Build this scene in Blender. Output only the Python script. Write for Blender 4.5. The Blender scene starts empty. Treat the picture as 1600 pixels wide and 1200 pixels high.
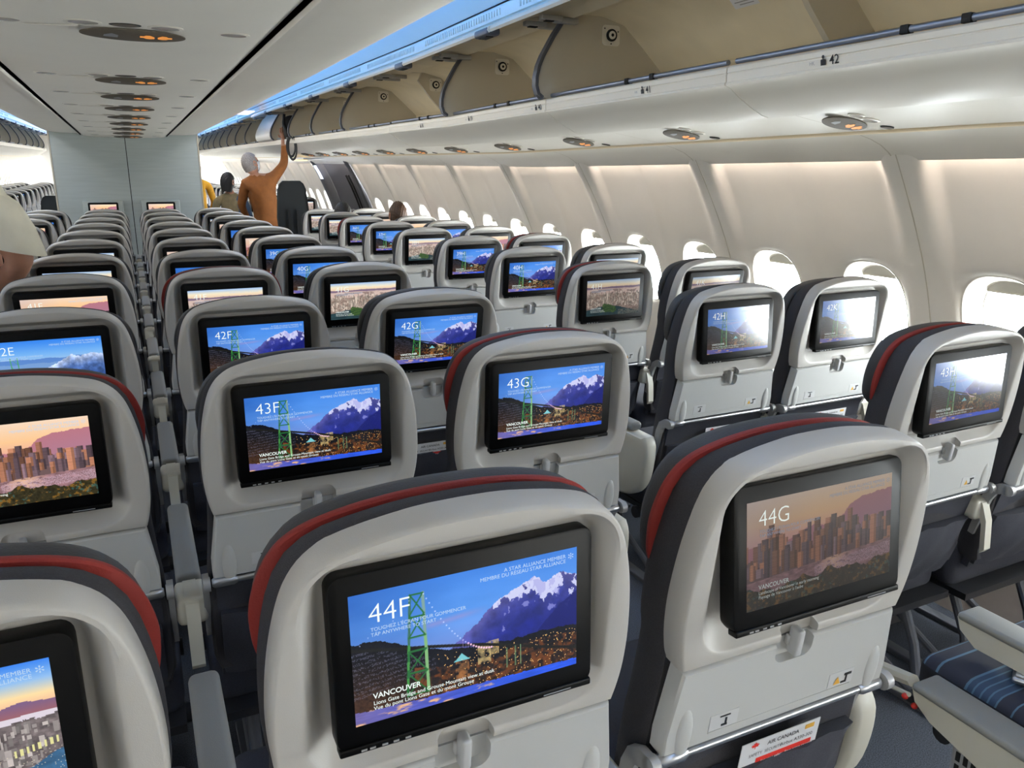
import bpy, bmesh, math, random
import numpy as np
from mathutils import Vector, Matrix, Euler
random.seed(7)
C = bpy.context.scene.collection
sc = bpy.context.scene
PI = math.pi

# ------------------------------------------------------------------ camera, world, lights, exposure
CAM = Vector((-0.0247, -0.6341, 1.4704))
cam_d = bpy.data.cameras.new('camera'); cam = bpy.data.objects.new('camera', cam_d); C.objects.link(cam)
R_ = ((0.9040876, -0.4273366, 0.0030196), (0.1064643, 0.2320713, 0.9668549), (0.4138732, 0.8737999, -0.2553088))
cam.matrix_world = Matrix(((R_[0][0], R_[1][0], -R_[2][0], CAM.x), (R_[0][1], R_[1][1], -R_[2][1], CAM.y), (R_[0][2], R_[1][2], -R_[2][2], CAM.z), (0, 0, 0, 1)))
cam_d.sensor_width = 36; cam_d.lens = 1231.97 / 1600 * 36; cam_d.clip_start = .02; cam_d.clip_end = 200
sc.camera = cam
sc.view_settings.view_transform = 'Standard'; sc.view_settings.look = 'None'
sc.view_settings.exposure = 0.16; sc.view_settings.gamma = 1; sc.view_settings.use_curve_mapping = False
w = bpy.data.worlds.new('daylight'); sc.world = w; w.use_nodes = True
bgn = w.node_tree.nodes['Background']; bgn.inputs[0].default_value = (.94, .975, 1.0, 1); bgn.inputs[1].default_value = 36.0
_nt = w.node_tree   # daylight brighter on the sunny (+x) side of the aircraft
_tc = _nt.nodes.new('ShaderNodeTexCoord'); _sx = _nt.nodes.new('ShaderNodeSeparateXYZ'); _nt.links.new(_tc.outputs['Generated'], _sx.inputs[0])
_mr = _nt.nodes.new('ShaderNodeMapRange'); _mr.inputs[1].default_value = -.6; _mr.inputs[2].default_value = .6; _mr.inputs[3].default_value = 16.0; _mr.inputs[4].default_value = 56.0
_nt.links.new(_sx.outputs[0], _mr.inputs[0]); _nt.links.new(_mr.outputs[0], bgn.inputs[1])
sc.cycles.max_bounces = 10; sc.cycles.diffuse_bounces = 6; sc.cycles.transparent_max_bounces = 12
sc.cycles.sample_clamp_indirect = 4.0; sc.cycles.use_denoising = True

def area(name, loc, rot, sx, sy, power, col, portal=False):
    d = bpy.data.lights.new(name, 'AREA'); d.shape = 'RECTANGLE'; d.size = sx; d.size_y = sy; d.energy = power; d.color = col
    if portal: d.cycles.is_portal = True
    o = bpy.data.objects.new(name, d); C.objects.link(o); o.location = loc; o.rotation_euler = rot
    return o
BLUE = (.09, .36, 1.0)
# blue mood-light coves above the two aisles, hidden by the centre bins
for s in (1, -1):
    cl = area('cove_light_blue', (s*.98, 9.0, 2.12), (0, s*-2.3, 0), .10, 25.0, 115, BLUE); cl.data.spread = 1.7
    area('aisle_fill_light', (s*.96, 12.0, 2.04), (0, s*-.25, 0), .10, 18.0, 60, (1.0, .93, .82))  # added warm-white fill beside the centre bins, brightens forward seats and bulkhead
    area('aisle_fill_light', (s*.96, 0.0, 2.04), (0, s*-.25, 0), .10, 6.0, 6, (1.0, .92, .80))  # weaker added fill along the near rows, no lamp of the cabin
# warm wash lights behind the valance above the windows
    area('wall_wash_light', (s*2.335, .45, 1.592), (0, s*(PI/2 - 1.0)*-1, 0), .05, 7.1, 50, (1.0, .86, .77))
    wl = area('wall_wash_light', (s*2.335, 12.5, 1.592+.015*8.5), (0, 0, 0), .05, 17.0, 80, (1.0, .86, .77))
    wl.rotation_euler = (Euler((.015, 0, 0)).to_matrix() @ Euler((0, s*(PI/2 - 1.0)*-1, 0)).to_matrix()).to_euler()
# daylight openings (portals guide the sky light through the window rows)
    area('window_portal', (s*2.85, 3.0, .97), (0, s*PI/2, 0), .5, 12.2, 1, (1, 1, 1), portal=True)
# unseen fill light added behind the camera to lift the cabin
area('rear_fill_light', (0.0, -2.5, 2.15), (.35, 0, 0), 3.2, .6, 9, (1.0, .93, .84))

# ------------------------------------------------------------------ materials
def lin(c):
    return tuple((x/12.92 if x <= .04045 else ((x+.055)/1.055)**2.4) for x in c)
MATS = {}
def mat(name, col=(.5, .5, .5), rough=.5, metal=0, spec=.5, noise=0, nscale=40, bump=0, bscale=200, emis=None, estr=1, srgb=True, stretch=None):
    if name in MATS: return MATS[name]
    m = bpy.data.materials.new(name); m.use_nodes = True; nt = m.node_tree; b = nt.nodes['Principled BSDF']
    c = lin(col) if srgb else col
    b.inputs['Base Color'].default_value = (*c, 1); b.inputs['Roughness'].default_value = rough
    b.inputs['Metallic'].default_value = metal; b.inputs['Specular IOR Level'].default_value = spec
    if noise or bump:
        tc = nt.nodes.new('ShaderNodeTexCoord'); mp = nt.nodes.new('ShaderNodeMapping'); nt.links.new(tc.outputs['Object'], mp.inputs[0])
        if stretch: mp.inputs['Scale'].default_value = stretch
    if noise:
        n = nt.nodes.new('ShaderNodeTexNoise'); n.inputs['Scale'].default_value = nscale; n.inputs['Detail'].default_value = 4
        nt.links.new(mp.outputs[0], n.inputs['Vector'])
        r = nt.nodes.new('ShaderNodeMapRange'); r.inputs[1].default_value = .3; r.inputs[2].default_value = .7; r.inputs[3].default_value = 1-noise; r.inputs[4].default_value = 1+noise
        nt.links.new(n.outputs[0], r.inputs[0])
        mx = nt.nodes.new('ShaderNodeVectorMath'); mx.operation = 'SCALE'; mx.inputs[0].default_value = c
        nt.links.new(r.outputs[0], mx.inputs['Scale']); nt.links.new(mx.outputs[0], b.inputs['Base Color'])
    if bump:
        n = nt.nodes.new('ShaderNodeTexNoise'); n.inputs['Scale'].default_value = bscale; n.inputs['Detail'].default_value = 3
        nt.links.new(mp.outputs[0], n.inputs['Vector'])
        bp = nt.nodes.new('ShaderNodeBump'); bp.inputs['Strength'].default_value = bump; bp.inputs['Distance'].default_value = .002
        nt.links.new(n.outputs[0], bp.inputs['Height']); nt.links.new(bp.outputs[0], b.inputs['Normal'])
    if emis:
        b.inputs['Emission Color'].default_value = (*lin(emis), 1); b.inputs['Emission Strength'].default_value = estr
    MATS[name] = m
    return m
M_shell = mat('seat_shell_plastic', (.745, .73, .705), .42, bump=.12, bscale=900)
M_tray = mat('tray_plastic', (.76, .76, .75), .38, bump=.10, bscale=900)
M_fab = mat('charcoal_fabric', (.195, .19, .205), .9, noise=.22, nscale=500, bump=.5, bscale=900)
M_head = mat('headrest_leather', (.19, .19, .195), .62, bump=.3, bscale=300)
M_red = mat('red_piping', (.52, .13, .10), .7, bump=.3, bscale=400)
M_black = mat('monitor_bezel_black', (.012, .012, .013), .42, spec=.16)
M_blackm = mat('monitor_case_black', (.04, .04, .042), .35)
M_silver = mat('brushed_silver', (.74, .75, .77), .28, metal=.85)
M_alloy = mat('painted_alloy', (.66, .66, .66), .4, metal=.3)
M_navy = mat('navy_pocket_fabric', (.18, .185, .22), .92, noise=.2, nscale=400, bump=.4, bscale=700)
M_pad = mat('armrest_pad', (.52, .515, .50), .55, bump=.15, bscale=500)
M_cream = mat('armrest_cream_plastic', (.80, .785, .73), .4)
M_latch = mat('latch_plastic', (.74, .74, .74), .4)
M_white = mat('white_card', (.90, .90, .91), .4)
M_cardred = mat('card_red_print', (.80, .17, .13), .5)
M_ink = mat('dark_print', (.12, .12, .13), .6)
M_inklight = mat('grey_print', (.62, .62, .62), .6)
M_stk = mat('sticker_grey', (.80, .80, .80), .35)
M_yel = mat('yellow_print', (.85, .65, .25), .6)
M_wall = mat('sidewall_panel', (.93, .905, .86), .45, noise=.02, nscale=6)
M_dado = mat('dado_panel', (.52, .48, .46), .6, noise=.05, nscale=20)
M_bin = mat('bin_plastic', (.88, .855, .80), .4, noise=.02, nscale=4)
M_binin = mat('bin_interior', (.92, .87, .76), .6, noise=.04, nscale=7)
M_fin = mat('bin_partition', (.76, .725, .65), .55, noise=.03, nscale=6)
M_edge = mat('grey_rubber_edge', (.30, .31, .34), .45)
M_rail = mat('rail_metal', (.55, .58, .64), .28, metal=.7)
M_ceil = mat('ceiling_panel', (.90, .88, .83), .5, noise=.015, nscale=5)
M_seam = mat('dark_seam', (.05, .05, .05), .8)
M_creamline = mat('cream_trim', (.90, .82, .66), .4)
M_bulk = mat('bulkhead_laminate', (.70, .73, .715), .5, noise=.05, nscale=3, stretch=(1, 1, 14))
M_carpet = mat('carpet', (.25, .27, .31), .95, noise=.75, nscale=330, bump=.8, bscale=500)
M_under = mat('seat_structure', (.16, .16, .17), .5, metal=.3)
M_floorbox = mat('electronics_box', (.30, .30, .31), .5)
M_signplate = mat('sign_plate', (.36, .33, .29), .6, spec=.2)
M_orange = mat('lit_orange', (.9, .55, .2), .5, emis=(1.0, .66, .34), estr=.42)
M_greyicon = mat('unlit_icon', (.52, .52, .52), .5)
M_lens = mat('reading_light_lens', (.62, .60, .56), .2)
M_darkexit = mat('exit_frame_grey', (.30, .30, .31), .4)
M_darkexit2 = mat('exit_door_grey', (.22, .22, .24), .45)
M_lit = mat('lit_sign_white', (.9, .9, .9), .4, emis=(.85, .9, 1.0), estr=1.4)
M_warmlit = mat('lit_lamp_warm', (.9, .9, .8), .4, emis=(1.0, .88, .62), estr=1.3)
M_pinklit = mat('lit_lamp_pale', (.9, .9, .9), .4, emis=(.98, .90, .98), estr=1.2)
M_skin = mat('skin', (.70, .50, .40), .55, noise=.06, nscale=30)
M_skin2 = mat('skin_brown', (.60, .40, .30), .55, noise=.06, nscale=30)
M_hairdark = mat('dark_hair', (.07, .055, .05), .6, noise=.3, nscale=120, bump=.6, bscale=200, stretch=(1, 1, .2))
M_hairbrown = mat('brown_hair', (.26, .17, .10), .6, noise=.3, nscale=120, bump=.6, bscale=200)
M_hairgrey = mat('grey_hair', (.55, .52, .50), .7, noise=.3, nscale=90, bump=.6, bscale=200)
M_jacket = mat('rust_brown_cloth', (.54, .32, .13), .85, noise=.12, nscale=18, bump=.7, bscale=40)
M_trouser = mat('dark_trouser', (.14, .14, .18), .9)
M_tan = mat('tan_cloth', (.50, .44, .32), .9, noise=.15, nscale=25, bump=.5, bscale=60)
M_denim = mat('denim_cloth', (.25, .33, .42), .9, noise=.15, nscale=60)
M_yellow = mat('mustard_cloth', (.80, .58, .12), .85, noise=.1, nscale=40)
M_shirt = mat('cream_shirt', (.84, .81, .73), .9, noise=.05, nscale=15, bump=.4, bscale=35)
M_mask = mat('mask_white', (.86, .88, .90), .8)
M_strap = mat('black_webbing', (.03, .03, .035), .7)
M_bag = mat('black_bag', (.05, .05, .055), .8, bump=.5, bscale=60)
M_crew = mat('crew_seat_fabric', (.10, .115, .12), .8, noise=.15, nscale=200)
M_redknob = mat('red_knob', (.75, .15, .12), .4)
M_green = mat('green_led', (.1, .5, .3), .4, emis=(.15, .8, .45), estr=.7)
M_orangenight = None

def glass_mat():
    m = bpy.data.materials.new('window_glass'); m.use_nodes = True; nt = m.node_tree; nt.nodes.clear()
    o = nt.nodes.new('ShaderNodeOutputMaterial'); t = nt.nodes.new('ShaderNodeBsdfTransparent'); t.inputs[0].default_value = (.96, .98, .98, 1)
    g = nt.nodes.new('ShaderNodeBsdfGlossy'); g.inputs['Roughness'].default_value = .03
    x = nt.nodes.new('ShaderNodeMixShader'); x.inputs[0].default_value = .06
    nt.links.new(t.outputs[0], x.inputs[1]); nt.links.new(g.outputs[0], x.inputs[2]); nt.links.new(x.outputs[0], o.inputs[0])
    return m
M_glass = glass_mat()
def shade_mat():
    m = bpy.data.materials.new('window_shade'); m.use_nodes = True; nt = m.node_tree; b = nt.nodes['Principled BSDF']
    b.inputs['Base Color'].default_value = (.72, .68, .60, 1); b.inputs['Roughness'].default_value = .6
    return m
M_shade = shade_mat()
def screen_mat():
    m = bpy.data.materials.new('lit_screen_picture'); m.use_nodes = True; nt = m.node_tree; b = nt.nodes['Principled BSDF']
    b.inputs['Base Color'].default_value = (.008, .008, .01, 1); b.inputs['Roughness'].default_value = .16; b.inputs['Specular IOR Level'].default_value = .75
    a = nt.nodes.new('ShaderNodeAttribute'); a.attribute_name = 'picture'
    oi = nt.nodes.new('ShaderNodeObjectInfo')
    nt.links.new(a.outputs['Color'], b.inputs['Emission Color'])
    s = nt.nodes.new('ShaderNodeSeparateColor'); nt.links.new(oi.outputs['Color'], s.inputs[0]); nt.links.new(s.outputs[0], b.inputs['Emission Strength'])
    return m
M_screen = screen_mat()
def text_mat(name, c, k):
    m = bpy.data.materials.new(name); m.use_nodes = True; nt = m.node_tree; b = nt.nodes['Principled BSDF']
    b.inputs['Base Color'].default_value = (.01, .01, .01, 1); b.inputs['Roughness'].default_value = .2
    b.inputs['Emission Color'].default_value = (*lin(c), 1)
    oi = nt.nodes.new('ShaderNodeObjectInfo'); s = nt.nodes.new('ShaderNodeSeparateColor'); nt.links.new(oi.outputs['Color'], s.inputs[0])
    mu = nt.nodes.new('ShaderNodeMath'); mu.operation = 'MULTIPLY'; mu.inputs[1].default_value = k
    nt.links.new(s.outputs[0], mu.inputs[0]); nt.links.new(mu.outputs[0], b.inputs['Emission Strength'])
    return m
M_txt = text_mat('screen_lettering', (.93, .97, .95), 1.0)
M_txt2 = text_mat('screen_lettering_pale', (.74, .84, .94), .9)
def stripes_mat():
    m = bpy.data.materials.new('striped_seat_fabric'); m.use_nodes = True; nt = m.node_tree; b = nt.nodes['Principled BSDF']
    b.inputs['Roughness'].default_value = .9
    tc = nt.nodes.new('ShaderNodeTexCoord'); sp = nt.nodes.new('ShaderNodeSeparateXYZ'); nt.links.new(tc.outputs['Object'], sp.inputs[0])
    r = nt.nodes.new('ShaderNodeValToRGB'); r.color_ramp.interpolation = 'CONSTANT'
    base = (*lin((.17, .18, .23)), 1); li = (*lin((.33, .44, .52)), 1); rd = (*lin((.60, .16, .22)), 1); md = (*lin((.20, .27, .36)), 1)
    st = [(0, base), (.03, li), (.04, base), (.10, li), (.112, base), (.24, li), (.252, md), (.275, li), (.285, md), (.31, li), (.32, md), (.345, li), (.355, md), (.38, li), (.39, base),
          (.45, li), (.46, base), (.56, rd), (.575, base), (.62, li), (.632, md), (.66, li), (.67, md), (.70, li), (.71, base), (.80, li), (.81, base), (.90, li), (.91, base)]
    # 29 stops; build
    cr = r.color_ramp
    cr.elements[0].position = 0; cr.elements[0].color = st[0][1]
    cr.elements.remove(cr.elements[1])
    for p, c in st[1:]:
        e = cr.elements.new(p); e.color = c
    mr = nt.nodes.new('ShaderNodeMapRange'); mr.inputs[1].default_value = .235; mr.inputs[2].default_value = -.235
    nt.links.new(sp.outputs[1], mr.inputs[0]); nt.links.new(mr.outputs[0], r.inputs[0])
    # only on the top face: mix by height
    gt = nt.nodes.new('ShaderNodeMath'); gt.operation = 'GREATER_THAN'; gt.inputs[1].default_value = .045; nt.links.new(sp.outputs[2], gt.inputs[0])
    mx = nt.nodes.new('ShaderNodeMix'); mx.data_type = 'RGBA'; nt.links.new(gt.outputs[0], mx.inputs[0])
    mx.inputs[6].default_value = (*lin((.115, .12, .145)), 1); nt.links.new(r.outputs[0], mx.inputs[7]); nt.links.new(mx.outputs[2], b.inputs['Base Color'])
    return m
M_stripe = stripes_mat()

# ------------------------------------------------------------------ mesh helpers
def tagp(o, label=None, cat=None, group=None, kind=None):
    if label: o['label'] = label
    if cat: o['category'] = cat
    if group: o['group'] = group
    if kind: o['kind'] = kind
    return o
def link(name, me, parent=None, loc=None):
    o = bpy.data.objects.new(name, me); C.objects.link(o)
    if parent: o.parent = parent
    if loc is not None: o.location = loc
    return o
def empty(name, loc, rz=0):
    o = link(name, None); o.location = loc; o.rotation_euler = (0, 0, rz); o.empty_display_size = .1
    return o
def fin(me, mats, smooth=35):
    if not isinstance(mats, (list, tuple)): mats = [mats]
    for m in mats: me.materials.append(m)
    if smooth:
        me.shade_smooth()
        me.set_sharp_from_angle(angle=math.radians(smooth))
    return me
class G:
    """collects geometry for one mesh"""
    def __init__(s): s.v = []; s.f = []; s.m = []
    def add(s, v, f, mi=0):
        n = len(s.v); s.v += [tuple(p) for p in v]; s.f += [tuple(i+n for i in q) for q in f]; s.m += [mi]*len(f)
    def box(s, x0, x1, y0, y1, z0, z1, mi=0, b=0):
        if b <= 0:
            v = [(x, y, z) for x in (x0, x1) for y in (y0, y1) for z in (z0, z1)]
            s.add(v, [(0, 1, 3, 2), (4, 6, 7, 5), (0, 4, 5, 1), (2, 3, 7, 6), (0, 2, 6, 4), (1, 5, 7, 3)], mi); return
        bm = bmesh.new(); bmesh.ops.create_cube(bm, size=1)
        for q in bm.verts:
            q.co = Vector(((x0+x1)/2+q.co.x*(x1-x0), (y0+y1)/2+q.co.y*(y1-y0), (z0+z1)/2+q.co.z*(z1-z0)))
        bmesh.ops.bevel(bm, geom=bm.edges[:], offset=b, segments=3, profile=.5, affect='EDGES')
        s.bm(bm, mi)
    def bm(s, bm, mi=0):
        bm.verts.index_update(); s.add([v.co[:] for v in bm.verts], [[q.index for q in f.verts] for f in bm.faces], mi); bm.free()
    def tube(s, pts, r, n=10, mi=0, closed=False, flat=1.0):
        P = [Vector(p) for p in pts]; rr = r if isinstance(r, (list, tuple)) else [r]*len(P)
        v = []; up = None
        for i, p in enumerate(P):
            a = P[(i-1) % len(P)] if (closed or i > 0) else p; b = P[(i+1) % len(P)] if (closed or i < len(P)-1) else p
            t = (b-a).normalized()
            if up is None:
                up = Vector((0, 0, 1)) if abs(t.z) < .9 else Vector((1, 0, 0))
            u = (up - t*up.dot(t)).normalized(); up = u; w_ = t.cross(u)
            v += [p + (u*math.cos(2*PI*k/n)*flat + w_*math.sin(2*PI*k/n))*rr[i] for k in range(n)]
        f = []; L = len(P)
        for i in range(L if closed else L-1):
            for k in range(n):
                f.append((i*n+k, i*n+(k+1) % n, ((i+1) % L)*n+(k+1) % n, ((i+1) % L)*n+k))
        if not closed: f += [tuple(range(n))[::-1], tuple((L-1)*n+k for k in range(n))]
        s.add(v, f, mi)
    def rings(s, rings, mi=0, cap0=True, cap1=True, closed=True):
        n = len(rings[0]); v = [p for r in rings for p in r]; f = []
        for i in range(len(rings)-1):
            for k in range(n if closed else n-1):
                f.append((i*n+k, i*n+(k+1) % n, (i+1)*n+(k+1) % n, (i+1)*n+k))
        if cap0: f.append(tuple(range(n))[::-1])
        if cap1: f.append(tuple((len(rings)-1)*n+k for k in range(n)))
        s.add(v, f, mi)
    def disc(s, c, r, ax='z', n=24, mi=0, h=.002, rx=None):
        rx = rx or r
        def P(a, k, t):
            x, y = math.cos(a)*rx*k, math.sin(a)*r*k
            if ax == 'z': return (c[0]+x, c[1]+y, c[2]+t)
            if ax == 'y': return (c[0]+x, c[1]+t, c[2]+y)
            return (c[0]+t, c[1]+x, c[2]+y)
        s.rings([[P(2*PI*k/n, q, t) for k in range(n)] for q, t in ((1, 0), (1, h*.7), (.93, h))], mi)
    def mesh(s, name, mats, smooth=35, fix=True):
        me = bpy.data.meshes.new(name); me.from_pydata(s.v, [], s.f)
        me.polygons.foreach_set('material_index', s.m)
        if fix:
            bm = bmesh.new(); bm.from_mesh(me); bmesh.ops.recalc_face_normals(bm, faces=bm.faces[:]); bm.to_mesh(me); bm.free()
        me.update()
        return fin(me, mats, smooth)
def boolean(me, cutters, mats_after=None):
    o = bpy.data.objects.new('t', me); C.objects.link(o); tmp = []
    for c in cutters:
        k = bpy.data.objects.new('c', c); C.objects.link(k); tmp.append(k)
        md = o.modifiers.new('b', 'BOOLEAN'); md.object = k; md.operation = 'DIFFERENCE'; md.solver = 'EXACT'
    dg = bpy.context.evaluated_depsgraph_get(); dg.update()
    r = bpy.data.meshes.new_from_object(o.evaluated_get(dg))
    for k in tmp + [o]: bpy.data.objects.remove(k)
    return r
def text_mesh(txt, size, m, align='LEFT', extrude=0, bold=0):
    cu = bpy.data.curves.new('t', 'FONT'); cu.body = txt; cu.size = size; cu.align_x = align; cu.resolution_u = 3; cu.extrude = extrude; cu.offset = bold
    o = bpy.data.objects.new('t', cu); C.objects.link(o)
    dg = bpy.context.evaluated_depsgraph_get(); dg.update()
    me = bpy.data.meshes.new_from_object(o.evaluated_get(dg)); bpy.data.objects.remove(o)
    me.materials.clear(); me.materials.append(m)
    return me
def join_text(items, mats):
    """items: (text, size, x, y, align, mat index, bold) laid on a plane x/y -> one mesh in x, z (facing -y)"""
    g = G()
    for t, size, x, y, al, mi, bold in items:
        me = text_mesh(t, size, mats[0], al, 0, bold)
        g.add([(v.co.x+x, 0, v.co.y+y) for v in me.vertices], [tuple(p.vertices) for p in me.polygons], mi)
        bpy.data.meshes.remove(me)
    return g.mesh('lettering', mats, smooth=0, fix=False)

# ------------------------------------------------------------------ screen pictures (what the displays show)
PW, PH = 300, 168
rng = np.random.default_rng(3)
def vnoise(sx, sy, seed, oct_=4):
    r = np.random.default_rng(seed); out = np.zeros((PH, PW)); amp = 1; tot = 0
    for o in range(oct_):
        gx, gy = int(sx*2**o)+2, int(sy*2**o)+2
        g = r.random((gy+1, gx+1))
        X = np.linspace(0, gx-1, PW); Y = np.linspace(0, gy-1, PH)
        xi = X.astype(int); yi = Y.astype(int); fx = X-xi; fy = Y-yi
        fx = fx*fx*(3-2*fx); fy = fy*fy*(3-2*fy)
        a = g[np.ix_(yi, xi)]*(1-fx)+g[np.ix_(yi, xi+1)]*fx; b = g[np.ix_(yi+1, xi)]*(1-fx)+g[np.ix_(yi+1, xi+1)]*fx
        out += amp*(a*(1-fy)[:, None]+b*fy[:, None]); tot += amp; amp *= .55
    return out/tot
U, V = np.meshgrid((np.arange(PW)+.5)/PW, (np.arange(PH)+.5)/PH)   # V down from the top
def grad(stops, t):
    p = [s[0] for s in stops]; return np.stack([np.interp(t, p, [s[1][k] for s in stops]) for k in range(3)], -1)
def put(img, mask, col):
    m = np.clip(mask, 0, 1)[..., None]; return img*(1-m)+np.asarray(col)*m
def line(x0, y0, x1, y1, wd):
    dx, dy = x1-x0, (y1-y0)*.56; L2 = dx*dx+dy*dy
    t = np.clip(((U-x0)*dx+(V-y0)*.56*dy)/L2, 0, 1)
    d = np.hypot(U-(x0+t*dx), (V-(y0+t*(y1-y0)))*.56); return np.clip((wd-d)/.0022+.5, 0, 1)
def dot(x, y, r): return np.clip((r-np.hypot(U-x, (V-y)*.56))/.003+.5, 0, 1)
def pic_bridge():
    img = grad([(0, (.24, .50, .86)), (.3, (.34, .58, .90)), (.5, (.42, .57, .86)), (.62, (.48, .56, .82))], V)
    img = img*(1-.30*np.clip(.45-U, 0, 1)[..., None]*np.array([1.6, 1.3, .9]))
    img += (vnoise(3, 6, 11)-.5)[..., None]*.07
    cl = np.clip(1-np.abs((V-(.36-.12*(U-.3)))/.035), 0, 1)*np.clip((U-.28)/.05, 0, 1)*np.clip((.58-U)/.12, 0, 1)
    img = put(img, cl*.55, (.62, .55, .78))
    rx = [.38, .44, .49, .54, .575, .63, .68, .712, .74, .77, .80, .83, .85, .88, .915, .95, 1.0]; ry = [.62, .54, .48, .42, .35, .28, .245, .225, .20, .185, .16, .215, .235, .20, .175, .19, .225]
    ridge = np.interp(U, rx, ry) + (vnoise(60, 1, 5)[0:1, :]-.5)*.03
    n1 = vnoise(22, 12, 21, 5); n2 = vnoise(40, 7, 22, 4)
    mt = (V > ridge) & (U > .37)
    base = grad([(0, (.34, .34, .62)), (.15, (.20, .23, .56)), (.35, (.11, .15, .50)), (.6, (.08, .11, .36))], V-ridge)
    base = base*(.72+.56*n1[..., None])
    img = put(img, mt, base)
    sn = mt & (U > .6) & ((V-ridge) < .03+.20*n2*np.clip((U-.58)*4, 0, 1)) & (n1 > .40)
    img = put(img, sn*.85, (.86, .87, .97))
    sn2 = mt & (U > .62) & ((V-ridge) < .28) & (n1 > .60) & (n2 > .45)
    img = put(img, sn2*.6, (.62, .62, .85))
    fr = np.interp(U, [.78, .84, .92, 1.0], [.66, .56, .44, .36]); img = put(img, (V > fr+(n1-.5)*.03)*.85, (.07, .10, .40))
    hill = np.interp(U, [0, .1, .18, .25, .4, .5, .67, .85, 1], [.37, .375, .43, .50, .585, .61, .64, .63, .655])+(n2-.5)*.03
    dk = grad([(0, (.05, .06, .09)), (.12, (.07, .07, .09)), (.28, (.14, .10, .08)), (.5, (.26, .17, .11))], V-hill)*(.55+.9*vnoise(80, 50, 31, 3)[..., None])
    img = put(img, V > hill, dk)
    spk = np.random.default_rng(9).random((PH, PW)); rows = (np.sin(V*170+U*22) > -.1)
    town = (U < .34) & (V > hill+.07) & (V < .80-.25*U) & (spk > .62) & rows
    img = put(img, town*.45, (.50, .50, .60))
    tree = (V > .70-.05*np.sin(U*9)) & (U > .25) & (V > hill+.06)
    warm = vnoise(50, 30, 41, 4)
    img = put(img, tree*np.clip((warm-.42)*4, 0, 1)*.75, (.50, .27, .10))
    for x, y, a, b in [(.455, .77, .030, .08), (.555, .69, .030, .085), (.60, .66, .022, .06)]:
        img = put(img, ((np.abs(U-x) < a) & (np.abs(V-y) < b) & (warm > .36))*np.clip(warm*1.5, 0, 1)*.8, (.80, .70, .46) if x > .5 else (.66, .44, .24))
    img = put(img, ((np.abs(U-.455) < .034) & (V > .645+np.abs(U-.455)*1.6) & (V < .70)), (.45, .75, .78))
    lights = (spk > .975) & (V > hill+.03) & (V < .93) & (U > .35)
    img = put(img, lights, (1, .78, .45))
    water = np.interp(U, [0, .3, .6, 1], [.895, .925, .935, .945])+(n2-.5)*.012
    wc = grad([(0, (.42, .38, .62)), (.3, (.30, .34, .72)), (.7, (.16, .33, .85)), (1, (.16, .34, .88))], U)*(.85+.3*vnoise(12, 60, 51)[..., None])
    img = put(img, V > water, wc)
    img = put(img, (V > water)*np.clip((vnoise(14, 30, 52)-.58)*7, 0, 1)*(U < .6), (.88, .68, .52))
    # deck, tower, cables
    deck = [(0, .41), (.25, .50), (.31, .52), (.55, .615), (.7, .695), (.86, .785), (1, .85)]
    for (a, b), (c, d) in zip(deck, deck[1:]): img = put(img, line(a, b, c, d, .0065), (.10, .10, .08))
    gr, gr2 = (.14, .42, .20), (.22, .42, .36)
    def leg(t): return .244+(.218-.244)*t, .297+(.307-.297)*t, .09+t*.78
    for k in range(12):
        a0, b0, y0 = leg(k/12); a1, b1, y1 = leg((k+1)/12); c = gr2 if k < 6 else (gr if k % 2 else (.26, .56, .26))
        img = put(img, line(a0, y0, a1, y1, .0055), c); img = put(img, line(b0, y0, b1, y1, .0065), (.50, .70, .46) if k > 4 else (.48, .62, .60))
    for k in (0, .22, .42, .56, .78, 1):
        a, b, y = leg(k); img = put(img, line(a, y, b, y, .004), gr)
    for k0, k1 in ((0, .2), (.2, .42), (.56, .78), (.78, 1)):
        a0, b0, y0 = leg(k0); a1, b1, y1 = leg(k1); img = put(img, line(a0, y0, b1, y1, .003), gr); img = put(img, line(b0, y0, a1, y1, .003), gr)
    for k in range(26):
        t = k/25; x = .30+t*.29; y = .10+(.655-.10)*(1-(1-t)**1.9); img = put(img, dot(x, y, .0030 if k < 16 else .0045), (.75, .82, .98) if k < 16 else (1, .80, .92))
        if k > 13: img = put(img, line(x, y, x, np.interp(x, [.25, .86], [.50, .785]), .0012)*.6, (.75, .65, .85))
    for k in range(8):
        t = k/7; img = put(img, dot(.24-t*.24, .13+.33*t+.03*math.sin(t*6), .0022), (.65, .74, .92))
    for x in (.66, .70, .725): img = put(img, line(x, .70, x, .86, .002), (.45, .60, .42))
    return img
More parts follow.
